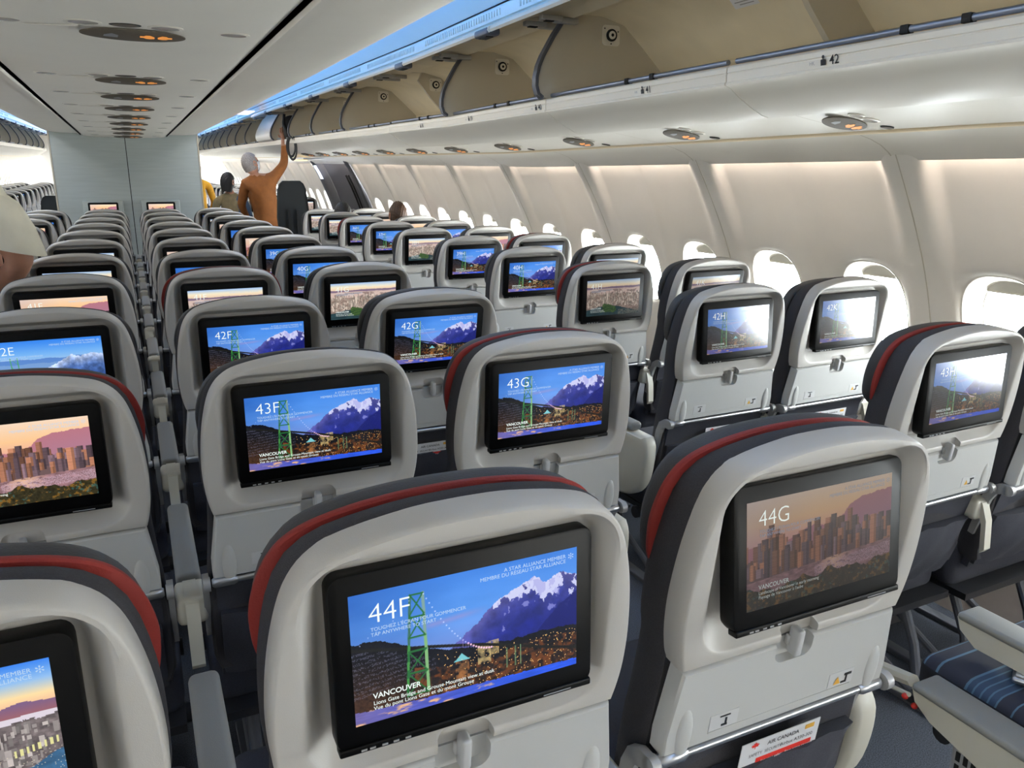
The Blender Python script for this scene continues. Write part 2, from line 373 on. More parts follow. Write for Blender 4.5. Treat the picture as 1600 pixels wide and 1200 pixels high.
def pic_sunset():
    img = grad([(0, (.93, .82, .72)), (.22, (.95, .76, .56)), (.4, (.88, .64, .58))], V)
    img = put(img, np.clip(.45-U, 0, 1)*.9, (.72, .66, .72))
    ridge = np.interp(U, [0, .12, .25, .35, .45, .55, .62, .70, .76, .86, 1], [.42, .40, .43, .37, .33, .36, .33, .22, .17, .16, .13])+(vnoise(40, 1, 61)[0:1]-.5)*.03
    img = put(img, V > ridge, grad([(0, (.70, .45, .50)), (.3, (.66, .47, .55)), (.5, (.55, .40, .45))], V-ridge))
    r = np.random.default_rng(62)
    img = put(img, V > .50+.04*(1-U), (.42, .33, .33))
    for k in range(150):
        x = r.random(); wd = .008+.018*r.random(); d = k/150; y1 = .50+.22*d+.02*r.random(); h = (.10+.20*r.random()**1.5)*(1 if x > .1 else .6)
        c = np.array([.74, .50, .38])*(.55+.6*r.random()) if r.random() < .55 else np.array([.52, .42, .46])*(.6+.6*r.random())
        b = (np.abs(U-x) < wd) & (V < y1) & (V > y1-h)
        img = put(img, b*.92, c); img = put(img, (b & (U > x+wd*.3))*.6, c*.6); img = put(img, (b & (np.sin(V*400) > .3))*.25, c*.5)
    wy = .72-.10*(U-.2); n = vnoise(30, 60, 63)
    img = put(img, V > wy, np.array([.56, .42, .44])*(.7+.6*n[..., None]))
    img = put(img, (V > wy)*np.clip(1-np.abs(U-.58)/.14, 0, 1)*.7*(n > .45), (.98, .80, .62))
    bo = (V > wy+.03) & (V < wy+.15) & (r.random((PH, PW)) > .45) & (U > .45); img = put(img, bo*.6, (.80, .68, .74))
    tr = .90-.14*vnoise(10, 1, 64)[0:1]-.03*U; n3 = vnoise(45, 28, 65)
    img = put(img, V > tr, np.array([.20, .18, .10])*(.4+1.3*n3[..., None])); img = put(img, (V > tr)*(n3 > .62)*.6, (.62, .42, .14))
    img = put(img, (V > tr)*(vnoise(40, 25, 66) > .68)*.6, (.22, .42, .42))
    return img
def pic_aerial():
    img = grad([(0, (.62, .74, .90)), (.10, (.93, .88, .76)), (.20, (.90, .78, .66)), (.3, (.72, .60, .58))], V)
    ridge = .17+.04*vnoise(8, 1, 71)[0:1]; img = put(img, V > ridge, (.50, .42, .50)); img = put(img, (V > .23+.03*vnoise(6, 1, 72)[0:1]), (.80, .70, .66))
    img = put(img, (V > .26)*(vnoise(6, 14, 73) > .52)*.8, (.50, .42, .40))
    r = np.random.default_rng(74); n = vnoise(60, 50, 75); sp = r.random((PH, PW))
    img = put(img, V > .40, np.array([.55, .47, .43])*(.55+.9*n[..., None])); 
    for k in range(420):
        x = r.random(); y = .38+.40*r.random(); h = .03+.07*r.random()*(1.5 if .3 < x < .7 else .7); wd = .004+.007*r.random(); c = np.array([.85, .78, .72])*(.45+.6*r.random())
        img = put(img, ((np.abs(U-x) < wd) & (V < y) & (V > y-h))*.9, c)
    img = put(img, (V > .42)*(V < .8)*(sp > .93)*.6, (.95, .88, .78))
    coast = .80-.10*np.sin(U*4.2)+.06*vnoise(6, 1, 76)[0:1]
    img = put(img, V > coast, np.array([.16, .25, .27])*(.7+.6*vnoise(10, 20, 77)[..., None]))
    pk = (np.hypot((U-.42)*.9, (V-.83)*1.3) < .02+.26*vnoise(7, 5, 79)) ; img = put(img, pk*.9, np.array([.17, .27, .14])*1.1); img = put(img, pk*(n > .55)*.7, (.32, .42, .20))
    img = put(img, ((V > .86) & (U > .6) & (n > .45))*.8, (.45, .44, .40))
    return img
def pic_harbour():
    img = grad([(0, (.22, .50, .90)), (.12, (.55, .72, .90)), (.22, (.96, .84, .62)), (.32, (.90, .66, .55))], V)
    n = vnoise(40, 34, 91, 5); r = np.random.default_rng(92); sp = r.random((PH, PW)); m = vnoise(9, 1, 93)[0:1]
    img = put(img, V > .25+.05*(1-U)+.03*m, grad([(0, (.48, .36, .50)), (.1, (.62, .38, .38))], V-.27))
    img = put(img, V > .375-.03*U, (.84, .80, .84))
    img = put(img, V > .44-.06*U+.05*(n-.5), np.array([.42, .38, .38])*(.5+1.0*n[..., None]))
    for k in range(300):
        x = r.random(); y = .44+.30*r.random(); h = .02+.05*r.random(); wd = .003+.006*r.random(); c = np.array([.80, .76, .74])*(.45+.6*r.random())
        img = put(img, ((np.abs(U-x) < wd) & (V < y) & (V > y-h))*.85, c)
    for k in range(9): img = put(img, (np.abs(U-(.86+.018*k)) < .004) & (np.abs(V-(.60-.006*k)) < .025), (.86, .84, .58))
    wat = np.abs(V-(.80-.22*(U-.75)+.03*np.sin(U*30))) < .085*np.clip((U-.45)*5, 0, 1)
    img = put(img, wat, np.array([.22, .38, .52])*(.8+.4*n[..., None]))
    img = put(img, (wat == 0)*(V > .84)*(n > .45)*.6, (.62, .60, .58)); img = put(img, (V > .6)*(sp > .96)*.6, (.92, .86, .74))
    for k in range(4): img = put(img, np.hypot((U-(.80+.035*k))*1.5, V-(.80-.012*k)) < .022, (.92, .72, .50))
    return img
def pic_forest():
    img = grad([(0, (.20, .50, .90)), (.25, (.45, .68, .92)), (.4, (.62, .75, .88))], V)
    n1 = vnoise(25, 14, 81, 5)
    for (ry, c, s) in ((.33, (.35, .52, .78), 82), (.42, (.45, .60, .80), 83)):
        img = put(img, V > ry+.05*(vnoise(7, 1, s)[0:1]-.5), c)
    ridge = np.interp(U, [0, .3, .45, .6, .72, .8, .9, 1], [.75, .70, .58, .42, .30, .34, .28, .33])+(vnoise(50, 1, 84)[0:1]-.5)*.05
    img = put(img, V > ridge, grad([(0, (.72, .78, .90)), (.2, (.30, .42, .66)), (.5, (.12, .22, .42))], V-ridge)*(.6+.8*n1[..., None]))
    img = put(img, V > .74+.06*(n1-.5), np.array([.12, .20, .30])*(.5+vnoise(60, 40, 85)[..., None]))
    for a, b in ((.20, .22), (.26, .27)): img = put(img, line(a, .3, b, .95, .004), (.30, .62, .38))
    for y in (.3, .45, .6, .75): img = put(img, line(.2, y, .265, y+.12, .002), (.30, .62, .38))
    return img
LW, LH = .257, .1446
def pic_mesh(name, img):
    img = np.clip(img, 0, 1)
    l = np.where(img <= .04045, img/12.92, ((img+.055)/1.055)**2.4)
    me = bpy.data.meshes.new(name)
    xs = (np.arange(PW+1)/PW-.5)*LW; zs = (.5-np.arange(PH+1)/PH)*LH
    X, Z = np.meshgrid(xs, zs); co = np.stack([X, np.zeros_like(X), Z], -1).reshape(-1, 3)
    i = np.arange(PH)[:, None]*(PW+1)+np.arange(PW)[None, :]
    q = np.stack([i, i+PW+1, i+PW+2, i+1], -1).reshape(-1, 4)
    me.vertices.add(len(co)); me.vertices.foreach_set('co', co.ravel())
    me.loops.add(q.size); me.loops.foreach_set('vertex_index', q.ravel())
    me.polygons.add(len(q)); me.polygons.foreach_set('loop_start', np.arange(len(q))*4)
    me.update(calc_edges=True); me.validate()
    a = me.color_attributes.new('picture', 'FLOAT_COLOR', 'CORNER')
    c4 = np.ones((len(q), 4, 4), dtype=np.float32); c4[:, :, :3] = l.reshape(-1, 1, 3); a.data.foreach_set('color', c4.ravel())
    me.materials.append(M_screen)
    return me
PIC = {'bridge': pic_mesh('bridge_picture', pic_bridge()), 'sunset': pic_mesh('sunset_picture', pic_sunset()),
       'aerial': pic_mesh('aerial_picture', pic_aerial()), 'forest': pic_mesh('forest_picture', pic_forest()), 'harbour': pic_mesh('harbour_picture', pic_harbour())}
xL = -LW/2
def fy(t): return LH/2-LH*t
CAP = {'bridge': ('Lions Gate Bridge and Grouse Mountain view at dusk', 'Vue du pont Lions Gate et du mont Grouse'),
       'sunset': ('Landscape of Vancouver in early morning', "Paysage de Vancouver à l'aube"),
       'aerial': ('Aerial view of Vancouver', 'Vue aérienne de Vancouver'), 'harbour': ('Aerial view of Vancouver', 'Vue aérienne de Vancouver'), 'forest': ('Mountain view of Vancouver', 'Vue des montagnes de Vancouver')}
TXT = {}
for k, (a, b) in CAP.items():
    TXT[k] = [join_text(q, [M_txt, M_txt2]) for q in ([("TOUCHEZ L'ÉCRAN POUR COMMENCER", .0056, xL+.08*LW, fy(.295), 'LEFT', 1, 0), ('TAP ANYWHERE TO START', .0056, xL+.08*LW, fy(.335), 'LEFT', 1, 0)],
        [('VANCOUVER', .0085, xL+.075*LW, fy(.815), 'LEFT', 0, .00012), (a, .0062, xL+.075*LW, fy(.865), 'LEFT', 0, 0), (b, .0062, xL+.075*LW, fy(.905), 'LEFT', 0, 0)],
        [('A STAR ALLIANCE MEMBER', .0062, xL+.945*LW, fy(.072), 'RIGHT', 1, 0), ('MEMBRE DU RÉSEAU STAR ALLIANCE', .0062, xL+.945*LW, fy(.112), 'RIGHT', 1, 0), ('✻', .010, xL+.955*LW, fy(.085), 'LEFT', 1, 0)])]

# ------------------------------------------------------------------ the seat
# back space: x across, d forward from the shell face, u up from the centre of the screen; the parts turn about a pivot .60 below
ZP = .60
def crom(P, k=4):
    out = []
    for i in range(len(P)-1):
        a, b, c, d = P[max(0, i-1)], P[i], P[i+1], P[min(len(P)-1, i+2)]
        for q in range(k):
            t = q/k; out.append(tuple(.5*(2*b[m]+(c[m]-a[m])*t+(2*a[m]-5*b[m]+4*c[m]-d[m])*t*t+(3*b[m]-a[m]-3*c[m]+d[m])*t**3) for m in range(len(b))))
    return out+[tuple(P[-1])]
HALF = [(0.0, .143), (.048, .1415), (.097, .135), (.13, .128), (.150, .121), (.168, .108), (.180, .093), (.189, .074), (.197, .046), (.204, .010), (.2085, -.03), (.2105, -.07), (.209, -.11), (.2045, -.14), (.199, -.162)]
def polar(poly, n, c=(0, -.02)):
    """points where rays from c meet a polygon"""
    out = []
    for k in range(n):
        a = PI/2-2*PI*k/n; dx, dy = math.cos(a), math.sin(a); best = None
        for i in range(len(poly)):
            (x0, y0), (x1, y1) = poly[i], poly[(i+1) % len(poly)]
            ex, ey = x1-x0, y1-y0; den = dx*ey-dy*ex
            if abs(den) < 1e-12: continue
            t = ((x0-c[0])*ey-(y0-c[1])*ex)/den; s_ = ((x0-c[0])*dy-(y0-c[1])*dx)/den
            if t > 0 and -1e-6 <= s_ <= 1+1e-6 and (best is None or t < best): best = t
        out.append((c[0]+dx*best, c[1]+dy*best))
    return out
def rrect(x0, x1, y0, y1, r, k=6):
    p = []
    for cx, cy, a0 in ((x1-r, y1-r, 0), (x0+r, y1-r, 90), (x0+r, y0+r, 180), (x1-r, y0+r, 270)):
        for i in range(k+1):
            a = math.radians(a0+90*i/k); p.append((cx+r*math.cos(a), cy+r*math.sin(a)))
    return p
def inset(pts, o):
    n = len(pts); out = []
    for i in range(n):
        a, b = Vector(pts[i-1]), Vector(pts[(i+1) % n]); t = (b-a).normalized(); nr = Vector((t.y, -t.x))
        out.append((pts[i][0]-nr.x*o*-1*-1, pts[i][1]-nr.y*o*-1*-1) if False else (pts[i][0]+nr.x*o, pts[i][1]+nr.y*o))
    return out
def R3(pts, d): return [(x, d, u+ZP) for x, u in pts]
HALF = crom(HALF)
shell_poly = HALF + [(-x, u) for x, u in HALF[::-1][:-1]]
N = 160
O_ = polar(shell_poly, N)     # clockwise seen from behind
for cn in ((.199, -.162), (-.199, -.162)):
    i_ = min(range(N), key=lambda k: (O_[k][0]-cn[0])**2+(O_[k][1]-cn[1])**2); O_[i_] = cn
# recess outline
RC = polar(rrect(-.175, .175, -.146, .117, .048), N)
RC2 = polar(rrect(-.157, .157, -.116, .103, .03), N)
def toward(pts, k, c=(0, -.02)): return [(c[0]+(x-c[0])*k, c[1]+(u-c[1])*k) for x, u in pts]
def build_shell():
    g = G()
    rs = [R3(toward(O_, .96), .045), R3(toward(O_, .985), .045), R3(O_, .038), R3(O_, .012), R3(toward(O_, .997), .007), R3(toward(O_, .990), .0025), R3(toward(O_, .980), .0003), R3(toward(O_, .972), 0),
          R3([(a[0]*.5+b[0]*.5, a[1]*.5+b[1]*.5) for a, b in zip(toward(O_, .97), RC)], -.0005), R3(toward(RC, 1.030), .0), R3(toward(RC, 1.012), .0006), R3(RC, .0022), R3(toward(RC, .988), .0055),
          R3([(a[0]*.25+b[0]*.75, a[1]*.25+b[1]*.75) for a, b in zip(RC, RC2)], .0225), R3(RC2, .028), R3(toward(RC2, .985), .0305), R3(toward(RC2, .95), .0315)]
    g.rings(rs)
    me = g.mesh('back_shell', M_shell, smooth=0)
    c = G(); c.rings([[(x+.0, d, u+ZP) for x, u in rrect(-.033, .036, -.176, -.137, .014)] for d in (-.01, .015)]); cm = c.mesh('c', M_shell, 0)
    me = boolean(me, [cm]); me.materials.clear()
    return fin(me, [M_shell], 38)
def build_tray():
    g = G()
    def outl(s, top=0, bot=0, w_=0):
        return [(-.195-w_, -.1655-top), (.195+w_, -.1655-top), (.209+w_, -.27), (.209+w_, -.303+bot), (-.209-w_, -.303+bot), (-.209-w_, -.27)]
    def dens(p):
        o = []
        for i in range(len(p)):
            a, b = p[i], p[(i+1) % len(p)]
            for k in range(4): o.append((a[0]+(b[0]-a[0])*k/4, a[1]+(b[1]-a[1])*k/4))
        return o
    g.rings([R3(dens(outl(0)), .030), R3(dens(outl(0)), .004), R3(dens(outl(0, .003, .003, -.003)), .000)])
    me = g.mesh('tray', M_tray, 0)
    c = G(); c.rings([[(x, d, u+ZP) for x, u in rrect(-.036, .033, -.198, -.155, .016)] for d in (-.01, .015)]); cm = c.mesh('c', M_tray, 0)
    me = boolean(me, [cm]); me.materials.clear()
    g2 = G(); g2.add([v.co[:] for v in me.vertices], [tuple(p.vertices) for p in me.polygons])
    # side swellings near the hinge and the label groove frame
    for s in (-1, 1):
        g2.rings([[(s*(.178+.014*math.cos(a)*k), -.000+t, ZP-.272+.045*math.sin(a)*k) for a in [2*PI*q/20 for q in range(20)]] for k, t in ((1, .001), (.9, -.0015), (.6, -.0035), (.2, -.0042))])
    g2.box(-.135, .135, -.0012, .002, ZP-.2865, ZP-.2845)
    return fin_mesh(g2, 'tray_table', M_tray)
def fin_mesh(g, name, m, s=38): return g.mesh(name, m, s)
def build_latch():
    g = G(); bm = bmesh.new()
    g.box(-.0065, .0065, -.008, .012, ZP-.190, ZP-.146, 0, .004)
    g.box(-.010, .010, .006, .014, ZP-.178, ZP-.160, 0, .003)
    return g.mesh('tray_latch', M_latch)
top_arc = [(x, u) for x, u in HALF if u > -.0]
def build_cushion():
    h = [(0, .146), (.05, .1445), (.10, .138), (.14, .129), (.165, .116), (.183, .098), (.195, .072), (.203, .04), (.209, 0), (.212, -.06), (.211, -.12), (.205, -.16), (.210, -.25), (.217, -.33), (.220, -.45), (.218, -.56)]; h = crom(h)
    poly = h+[(-x, u) for x, u in h[::-1][:-1]]
    P = polar(poly, 96, (0, -.2)); c = (0, -.2); g = G()
    S = lambda k, d, e=0: R3([(x, u-(e if u > 0 else e*max(0, 1+u/.05))) for x, u in toward(P, k, c)], d)
    g.rings([S(.90, .036), S(.975, .036), S(.990, .041, .002), S(1.0, .052, .005), S(1.0, .072, .011), S(.99, .088, .018), S(.96, .100, .026), S(.7, .106, .04)])
    return g.mesh('back_cushion', M_fab)
HEADP = [(0, .123), (.05, .1215), (.10, .116), (.14, .107), (.165, .096), (.183, .080), (.197, .055), (.206, .020), (.206, -.012), (.201, -.04), (.188, -.058), (.16, -.066), (.08, -.068), (0, -.068)]
HEADP = crom(HEADP)
def build_headrest():
    poly = HEADP+[(-x, u) for x, u in HEADP[::-1][1:-1]]
    P = polar(poly, 96, (0, .03)); c = (0, .03); g = G()
    g.rings([R3(toward(P, .9, c), .092), R3(toward(P, .985, c), .093), R3(toward(P, 1.008, c), .097), R3(toward(P, 1.012, c), .106), R3(toward(P, 1.0, c), .120), R3(toward(P, .96, c), .133), R3(toward(P, .90, c), .140), R3(toward(P, .6, c), .144)])
    return g.mesh('headrest', M_head)
def build_piping():
    h = HEADP[:37]
    path = [Vector((x, .092, u+ZP)) for x, u in h]; full = [Vector((-p.x, p.y, p.z)) for p in path[::-1]]+path[1:]
    g = G()
    rings_ = []
    c = Vector((0, .092, .03+ZP))
    for p in full:
        o = (p-c).normalized(); s = 1.010
        q = c+(p-c)*s
        rings_.append([q+o*.002+Vector((0, -.0045, 0)), q+o*.0048+Vector((0, -.002, 0)), q+o*.005+Vector((0, .001, 0)), q+o*.003+Vector((0, .006, 0)), q-o*.008+Vector((0, .006, 0)), q-o*.008+Vector((0, -.006, 0))])
    g.rings(rings_)
    return g.mesh('red_piping', M_red)
def build_case():
    g = G(); P = rrect(-.149, .149, -.100, .094, .014, 5)
    def r(k, d, b=0): return [(x*k, d, (u-b)*k) for x, u in P]
    g.rings([[(x*.93, .030, u*.9) for x, u in P], [(x*.99, .026, u*.985) for x, u in P], r(1, .018), r(1, .001), r(.992, -.0015), r(.985, -.002)], cap1=True)
    # speaker / jack lip along the bottom
    g.box(-.147, .147, -.0045, .012, -.103, -.0945, 0, .002)
    return g.mesh('monitor', M_black)
def build_buttons():
    g = G()
    for x in (-.122, -.113, -.100, -.088, -.075): g.box(x-.003, x+.003, -.0052, -.0043, -.1005, -.0985)
    g.box(.085, .120, -.0052, -.0043, -.1000, -.0990)
    return g.mesh('control_buttons', M_inklight)
def build_hinge():
    g = G(); z = ZP-.312
    g.tube([(-.20, .004, z), (.20, .004, z)], .0065, 14)
    for s in (-1, 1): g.tube([(s*.165, .004, z), (s*.172, .004, z), (s*.208, .004, z), (s*.213, .004, z)], [.0075, .0105, .0105, .007], 14)
    return g.mesh('hinge_bar', M_silver)
def build_bracket(s):
    g = G(); z = ZP-.312; path = [(.002, z), (.022, z-.003), (.040, z-.016), (.050, z-.045), (.056, z-.10), (.062, z-.16)]
    wd = [.014, .014, .013, .012, .010, .008]; rings_ = []
    for i, (d, q) in enumerate(path):
        a = path[max(0, i-1)]; b = path[min(len(path)-1, i+1)]; t = Vector((0, b[0]-a[0], b[1]-a[1])).normalized(); n = Vector((0, -t.z, t.y))
        p = Vector((s*.2235, d, q)); X = Vector((.006, 0, 0))
        rings_.append([p+n*wd[i]-X, p+n*wd[i]*1.0+X, p-n*wd[i]+X, p-n*wd[i]-X])
    g.rings(rings_)
    g.tube([(s*.2295, .002, z), (s*.216, .002, z)], .0145, 18)
    return g.mesh('tray_bracket', M_alloy)
def build_lower():
    g = G(); xs = [-.205+.41*k/10 for k in range(11)]
    rs = []
    for k in range(9):
        t = k/8; u = -.315-.27*t
        rs.append([(x, .024+.03*t+.006*math.cos(x/.2*1.4), u+ZP) for x in xs]+[(x, .045+.03*t, u+ZP) for x in xs[::-1]])
    g.rings(rs)
    return g.mesh('lower_back_panel', M_navy)
def build_pocket():
    g = G(); xs = [-.2+.40*k/14 for k in range(15)]
    rs = []
    for k in range(9):
        t = k/8; u = -.405-.165*t
        rs.append([(x, .020+.02*t-.026*(1-(x/.2)**4)*math.sin(.5+t*2.3)+.004*math.sin(x*60+k), u+ZP+.006*(1-(x/.2)**2)*(1-t)) for x in xs]+[(x, .034+.02*t, u+ZP) for x in xs[::-1]])
    g.rings(rs)
    return g.mesh('magazine_pocket', M_navy)
def build_cushion_seat(m=None):
    g = G(); bm = bmesh.new(); bmesh.ops.create_cube(bm, size=1)
    bmesh.ops.scale(bm, vec=(.455, .47, .13), verts=bm.verts[:])
    bmesh.ops.bevel(bm, geom=bm.edges[:], offset=.035, segments=4, profile=.55, affect='EDGES')
    g.bm(bm)
    return g.mesh('seat_cushion', m or M_navy)
def build_pad(w_=.05, L=.42):
    g = G(); g.box(-w_/2, w_/2, 0, L, -.016, .014, 0, .012); return g.mesh('armrest_pad', M_pad)
def build_armbody():
    g = G(); g.box(-.021, .021, .0, .40, -.050, -.010, 0, .010)
    # pivot hub with the recessed tongue behind the pad
    g.box(-.030, .030, -.085, .012, -.055, .004, 0, .012)
    return g.mesh('armrest_body', M_cream)
def build_tongue():
    g = G(); rs = []
    for y, z in ((.005, .006), (-.05, .010), (-.088, -.004), (-.105, -.05), (-.112, -.13)):
        rs.append([(-.013, y, z), (.013, y, z), (.013, y+.012, z-.014), (-.013, y+.012, z-.014)])
    g.rings(rs); return g.mesh('armrest_tongue', M_cream)
def build_aislearm():
    """big end-bay armrest with a rounded cream shroud"""
    g = G()
    prof = [(-.075, -.012), (-.09, -.04), (-.088, -.10), (-.070, -.17), (-.03, -.225), (.03, -.25), (.10, -.25), (.16, -.22), (.20, -.17), (.24, -.10), (.30, -.055), (.40, -.035), (.42, -.012)]
    prof = crom(prof, 3)
    for s0, s1 in ((-.026, .026),):
        rs = []
        for x, k in ((s0, .93), (s0+.006, .985), (s0+.012, 1), (s1-.012, 1), (s1-.006, .985), (s1, .93)):
            rs.append([(x, .1+(y-.1)*k, -.11+(z+.11)*k) for y, z in prof])
        g.rings(rs)
    return g.mesh('armrest_shroud', M_cream)
def build_leg(s):
    g = G()
    g.tube([(s*.15, .12, .31), (s*.15, .06, .18), (s*.15, .02, .02)], .014, 10)
    g.tube([(s*.15, .42, .31), (s*.15, .30, .15), (s*.15, .05, .03)], .012, 10)
    g.box(s*.15-.02, s*.15+.02, -.03, .45, 0, .018, 0, .004)
    return g.mesh('leg', M_edge)
def build_frame():
    g = G()
    g.tube([(-.235, .12, .31), (.235, .12, .31)], .022, 12); g.tube([(-.235, .40, .31), (.235, .40, .31)], .022, 12)
    g.box(-.225, .225, .03, .50, .325, .345)
    return g.mesh('seat_pan', M_under)
def build_stickers(w_):
    g = G()
    # left pictogram sticker and right warning sticker with small drawn figures
    for x0, x1 in (((-.135, -.085),) if w_ == 0 else ((.088, .138),)):
        g.box(x0, x1, -.0008, .001, ZP-.283, ZP-.256, 0)
    if w_ == 0:
        g.box(-.114, -.104, -.0018, -.0010, ZP-.279, ZP-.276, 1); g.box(-.108, -.105, -.0018, -.0010, ZP-.279, ZP-.266, 1); g.box(-.118, -.100, -.0018, -.0010, ZP-.2625, ZP-.2605, 1)
        return g.mesh('instruction_sticker', [M_stk, M_ink, M_yel], 0)
    g.add([(.098, -.0018, ZP-.278), (.112, -.0018, ZP-.278), (.105, -.0018, ZP-.264)], [(0, 1, 2)], 2)
    g.box(.114, .124, -.0018, -.0010, ZP-.279, ZP-.276, 1); g.box(.122, .125, -.0018, -.0010, ZP-.279, ZP-.264, 1); g.box(.119, .133, -.0018, -.0010, ZP-.266, ZP-.262, 1)
    return g.mesh('instruction_sticker', [M_stk, M_ink, M_yel], 0)
SM = dict(shell=build_shell(), tray=build_tray(), latch=build_latch(), cushion=build_cushion(), head=build_headrest(), pipe=build_piping(), case=build_case(), btn=build_buttons(),
          hinge=build_hinge(), br1=build_bracket(1), br0=build_bracket(-1), lower=build_lower(), pocket=build_pocket(), seatc=build_cushion_seat(), stripe=build_cushion_seat(M_stripe),
          pad=build_pad(), armb=build_armbody(), tongue=build_tongue(), aarm=build_aislearm(), leg1=build_leg(1), leg0=build_leg(-1), frame=build_frame(), stick=build_stickers(0), warn=build_stickers(1))
NUMT = {}
def num_mesh(t):
    if t not in NUMT:
        NUMT[t] = join_text([(t, .0305, xL+.072*LW, fy(.235), 'LEFT', 0, -.0004)], [M_txt])
    return NUMT[t]
def make_seat(x, y, z, tilt, yaw, label, group, num=None, pic='bridge', bright=1.0, red=True, arms='L', lite=False, headdz=0.0, lean=None):
    """x, y, z: centre of its screen"""
    th = lean if lean is not None else max(.13, tilt)
    py = y+ZP*math.sin(th); pz = z-ZP*math.cos(th)
    r = empty('airline_seat', (x, py, 0), yaw); tagp(r, label, 'seat', group)
    def B(name, key, dz=0, parent=None):
        o = link(name, SM[key], r, (0, 0, pz)); o.rotation_euler = (th, 0, 0)
        return o
    B('back_shell', 'shell'); t = B('tray_table', 'tray'); c = B('back_cushion', 'cushion'); h = B('headrest', 'head')
    if headdz: h.location = (0, -math.sin(th)*headdz, pz+math.cos(th)*headdz)
    if red:
        link('red_piping', SM['pipe'], h)
    # monitor hinged about its own centre
    m = link('monitor', SM['case'], r, (0, -ZP*math.sin(th)+.0, pz+ZP*math.cos(th))); m.rotation_euler = (tilt, 0, 0)
    s = link('screen_picture', PIC[pic], m, (0, -.0024, 0)); s.color = (bright, bright, bright, 1)
    if num:
        q = link('seat_number_lettering', num_mesh(num), m, (0, -.0030, 0)); bn_ = max(bright, .7); q.color = (bn_, bn_, bn_, 1); q['label'] = 'pale lettering reading '+num
        for nm_, me_ in zip(('prompt_lettering', 'place_lettering', 'alliance_lettering'), TXT[pic]):
            q = link(nm_, me_, m, (0, -.0029, 0)); q.color = (bright, bright, bright, 1)
    if lite:
        link('seat_cushion', SM['seatc'], r, (0, .31, .40)); link('seat_pan', SM['frame'], r); link('leg', SM['leg1'], r); link('leg', SM['leg0'], r)
        return r
    link('control_buttons', SM['btn'], m)
    link('tray_latch', SM['latch'], t); link('instruction_sticker', SM['stick'], t); link('warning_sticker', SM['warn'], t)
    B('hinge_bar', 'hinge'); B('tray_bracket', 'br1'); B('tray_bracket', 'br0')
    B('lower_back_panel', 'lower'); B('magazine_pocket', 'pocket')
    link('seat_cushion', SM['seatc'], r, (0, .31, .40)); link('seat_pan', SM['frame'], r)
    link('leg', SM['leg1'], r); link('leg', SM['leg0'], r)
    for a in arms:
        if a in 'LR':
            s = -1 if a == 'L' else 1
            ab = link('armrest', SM['armb'], r, (s*(.2365 if 'R' in arms and s < 0 else .252), .10, .635)); link('armrest_pad', SM['pad'], ab, (0, 0, .004)); link('armrest_tongue', SM['tongue'], ab)
        else:
            s = -1 if a == 'l' else 1
            ab = link('armrest', SM['aarm'], r, (s*.258, .10, .635)); link('armrest_pad', SM['pad'], ab, (0, .0, .004))
    return r

ORD = ['', 'first', 'second', 'third', 'fourth', 'fifth', 'sixth', 'seventh', 'eighth', 'ninth', 'tenth', 'eleventh', 'twelfth', 'thirteenth', 'fourteenth', 'fifteenth']
PITCH = .8066
MEAS = {'44F': (.058, -.039), '44G': (.059, -.111), '43F': (.843, .027), '43G': (.818, .047), '42G': (1.553, .205), '42F': (1.616, .108), '41G': (2.375, .185), '42H': (1.343, -.057), '41H': (2.112, .025),
 '40H': (2.871, .118), '39H': (3.65, .159), '42K': (1.326, -.021), '43H': (.533, -.026), '38H': (4.487, .134), '37H': (5.303, .12), '36H': (6.129, .093), '35H': (6.95, .067), '34H': (7.807, .02),
 '38G': (4.815, .147), '39F': (4.009, .148), '40E': (3.188, .197), '39E': (4.054, .10), '39G': (3.966, .214), '40G': (3.151, .231), '43E': (.846, .042), '44E': (.072, .018), '42E': (1.619, .124), '41E': (2.392, .179), '41F': (2.391, .16), '40F': (3.18, .186)}
DYR = {44: .06, 43: .035, 42: 0, 41: -.03, 40: -.045, 39: -.02, 38: -.02, 37: -.01, 36: 0, 35: .01, 34: .02}
TLR = {44: -.03, 43: .03, 42: .12, 41: .17, 40: .18, 39: .15, 38: .14, 37: .13, 36: .12, 35: .11, 34: .10}
COLX = {'D': -.762, 'E': -.257, 'F': .255, 'G': .759}
PICS = {'44F': 'bridge', '44G': 'sunset', '44E': 'harbour', '43E': 'sunset', '43F': 'bridge', '43G': 'bridge', '42E': 'forest', '42F': 'bridge', '42G': 'bridge', '41G': 'aerial', '41F': 'aerial', '41E': 'sunset', '41H': 'aerial', '41K': 'aerial',
 '42H': 'bridge', '42K': 'bridge', '43H': 'bridge', '40H': 'bridge', '39H': 'bridge', '38H': 'aerial', '37H': 'bridge', '36H': 'bridge', '35H': 'aerial', '34H': 'aerial', '40G': 'bridge', '39G': 'bridge', '38G': 'sunset', '37G': 'bridge',
 '40F': 'bridge', '39F': 'sunset', '40E': 'aerial', '39E': 'aerial', '38E': 'bridge', '40K': 'aerial', '39K': 'bridge', '38K': 'sunset', '37K': 'bridge', '36K': 'sunset', '36D': 'sunset', '35D': 'bridge', '37D': 'aerial'}
REDS = {'44F', '44G', '44E', '43E', '43G', '43H', '41H', '39K', '36H', '41F'}
PNAME = {'bridge': 'bridge picture', 'sunset': 'sunset city picture', 'aerial': 'aerial city picture', 'forest': 'snowy forest picture', 'harbour': 'harbour picture'}
READ = {'44F', '44G', '43F', '43G', '42F', '42G', '41G', '41F', '41E', '40G', '39G', '38G', '42H', '41H', '40H', '39H', '38H', '37H', '36H', '35H', '41K', '42E', '40F'}
WHERE = {'D': 'column by the far aisle', 'E': 'column just past the armrest gap', 'F': 'column just before the armrest gap', 'G': 'centre block column beside the aisle',
         'H': 'aisle column of window pairs', 'K': 'column along the windows'}
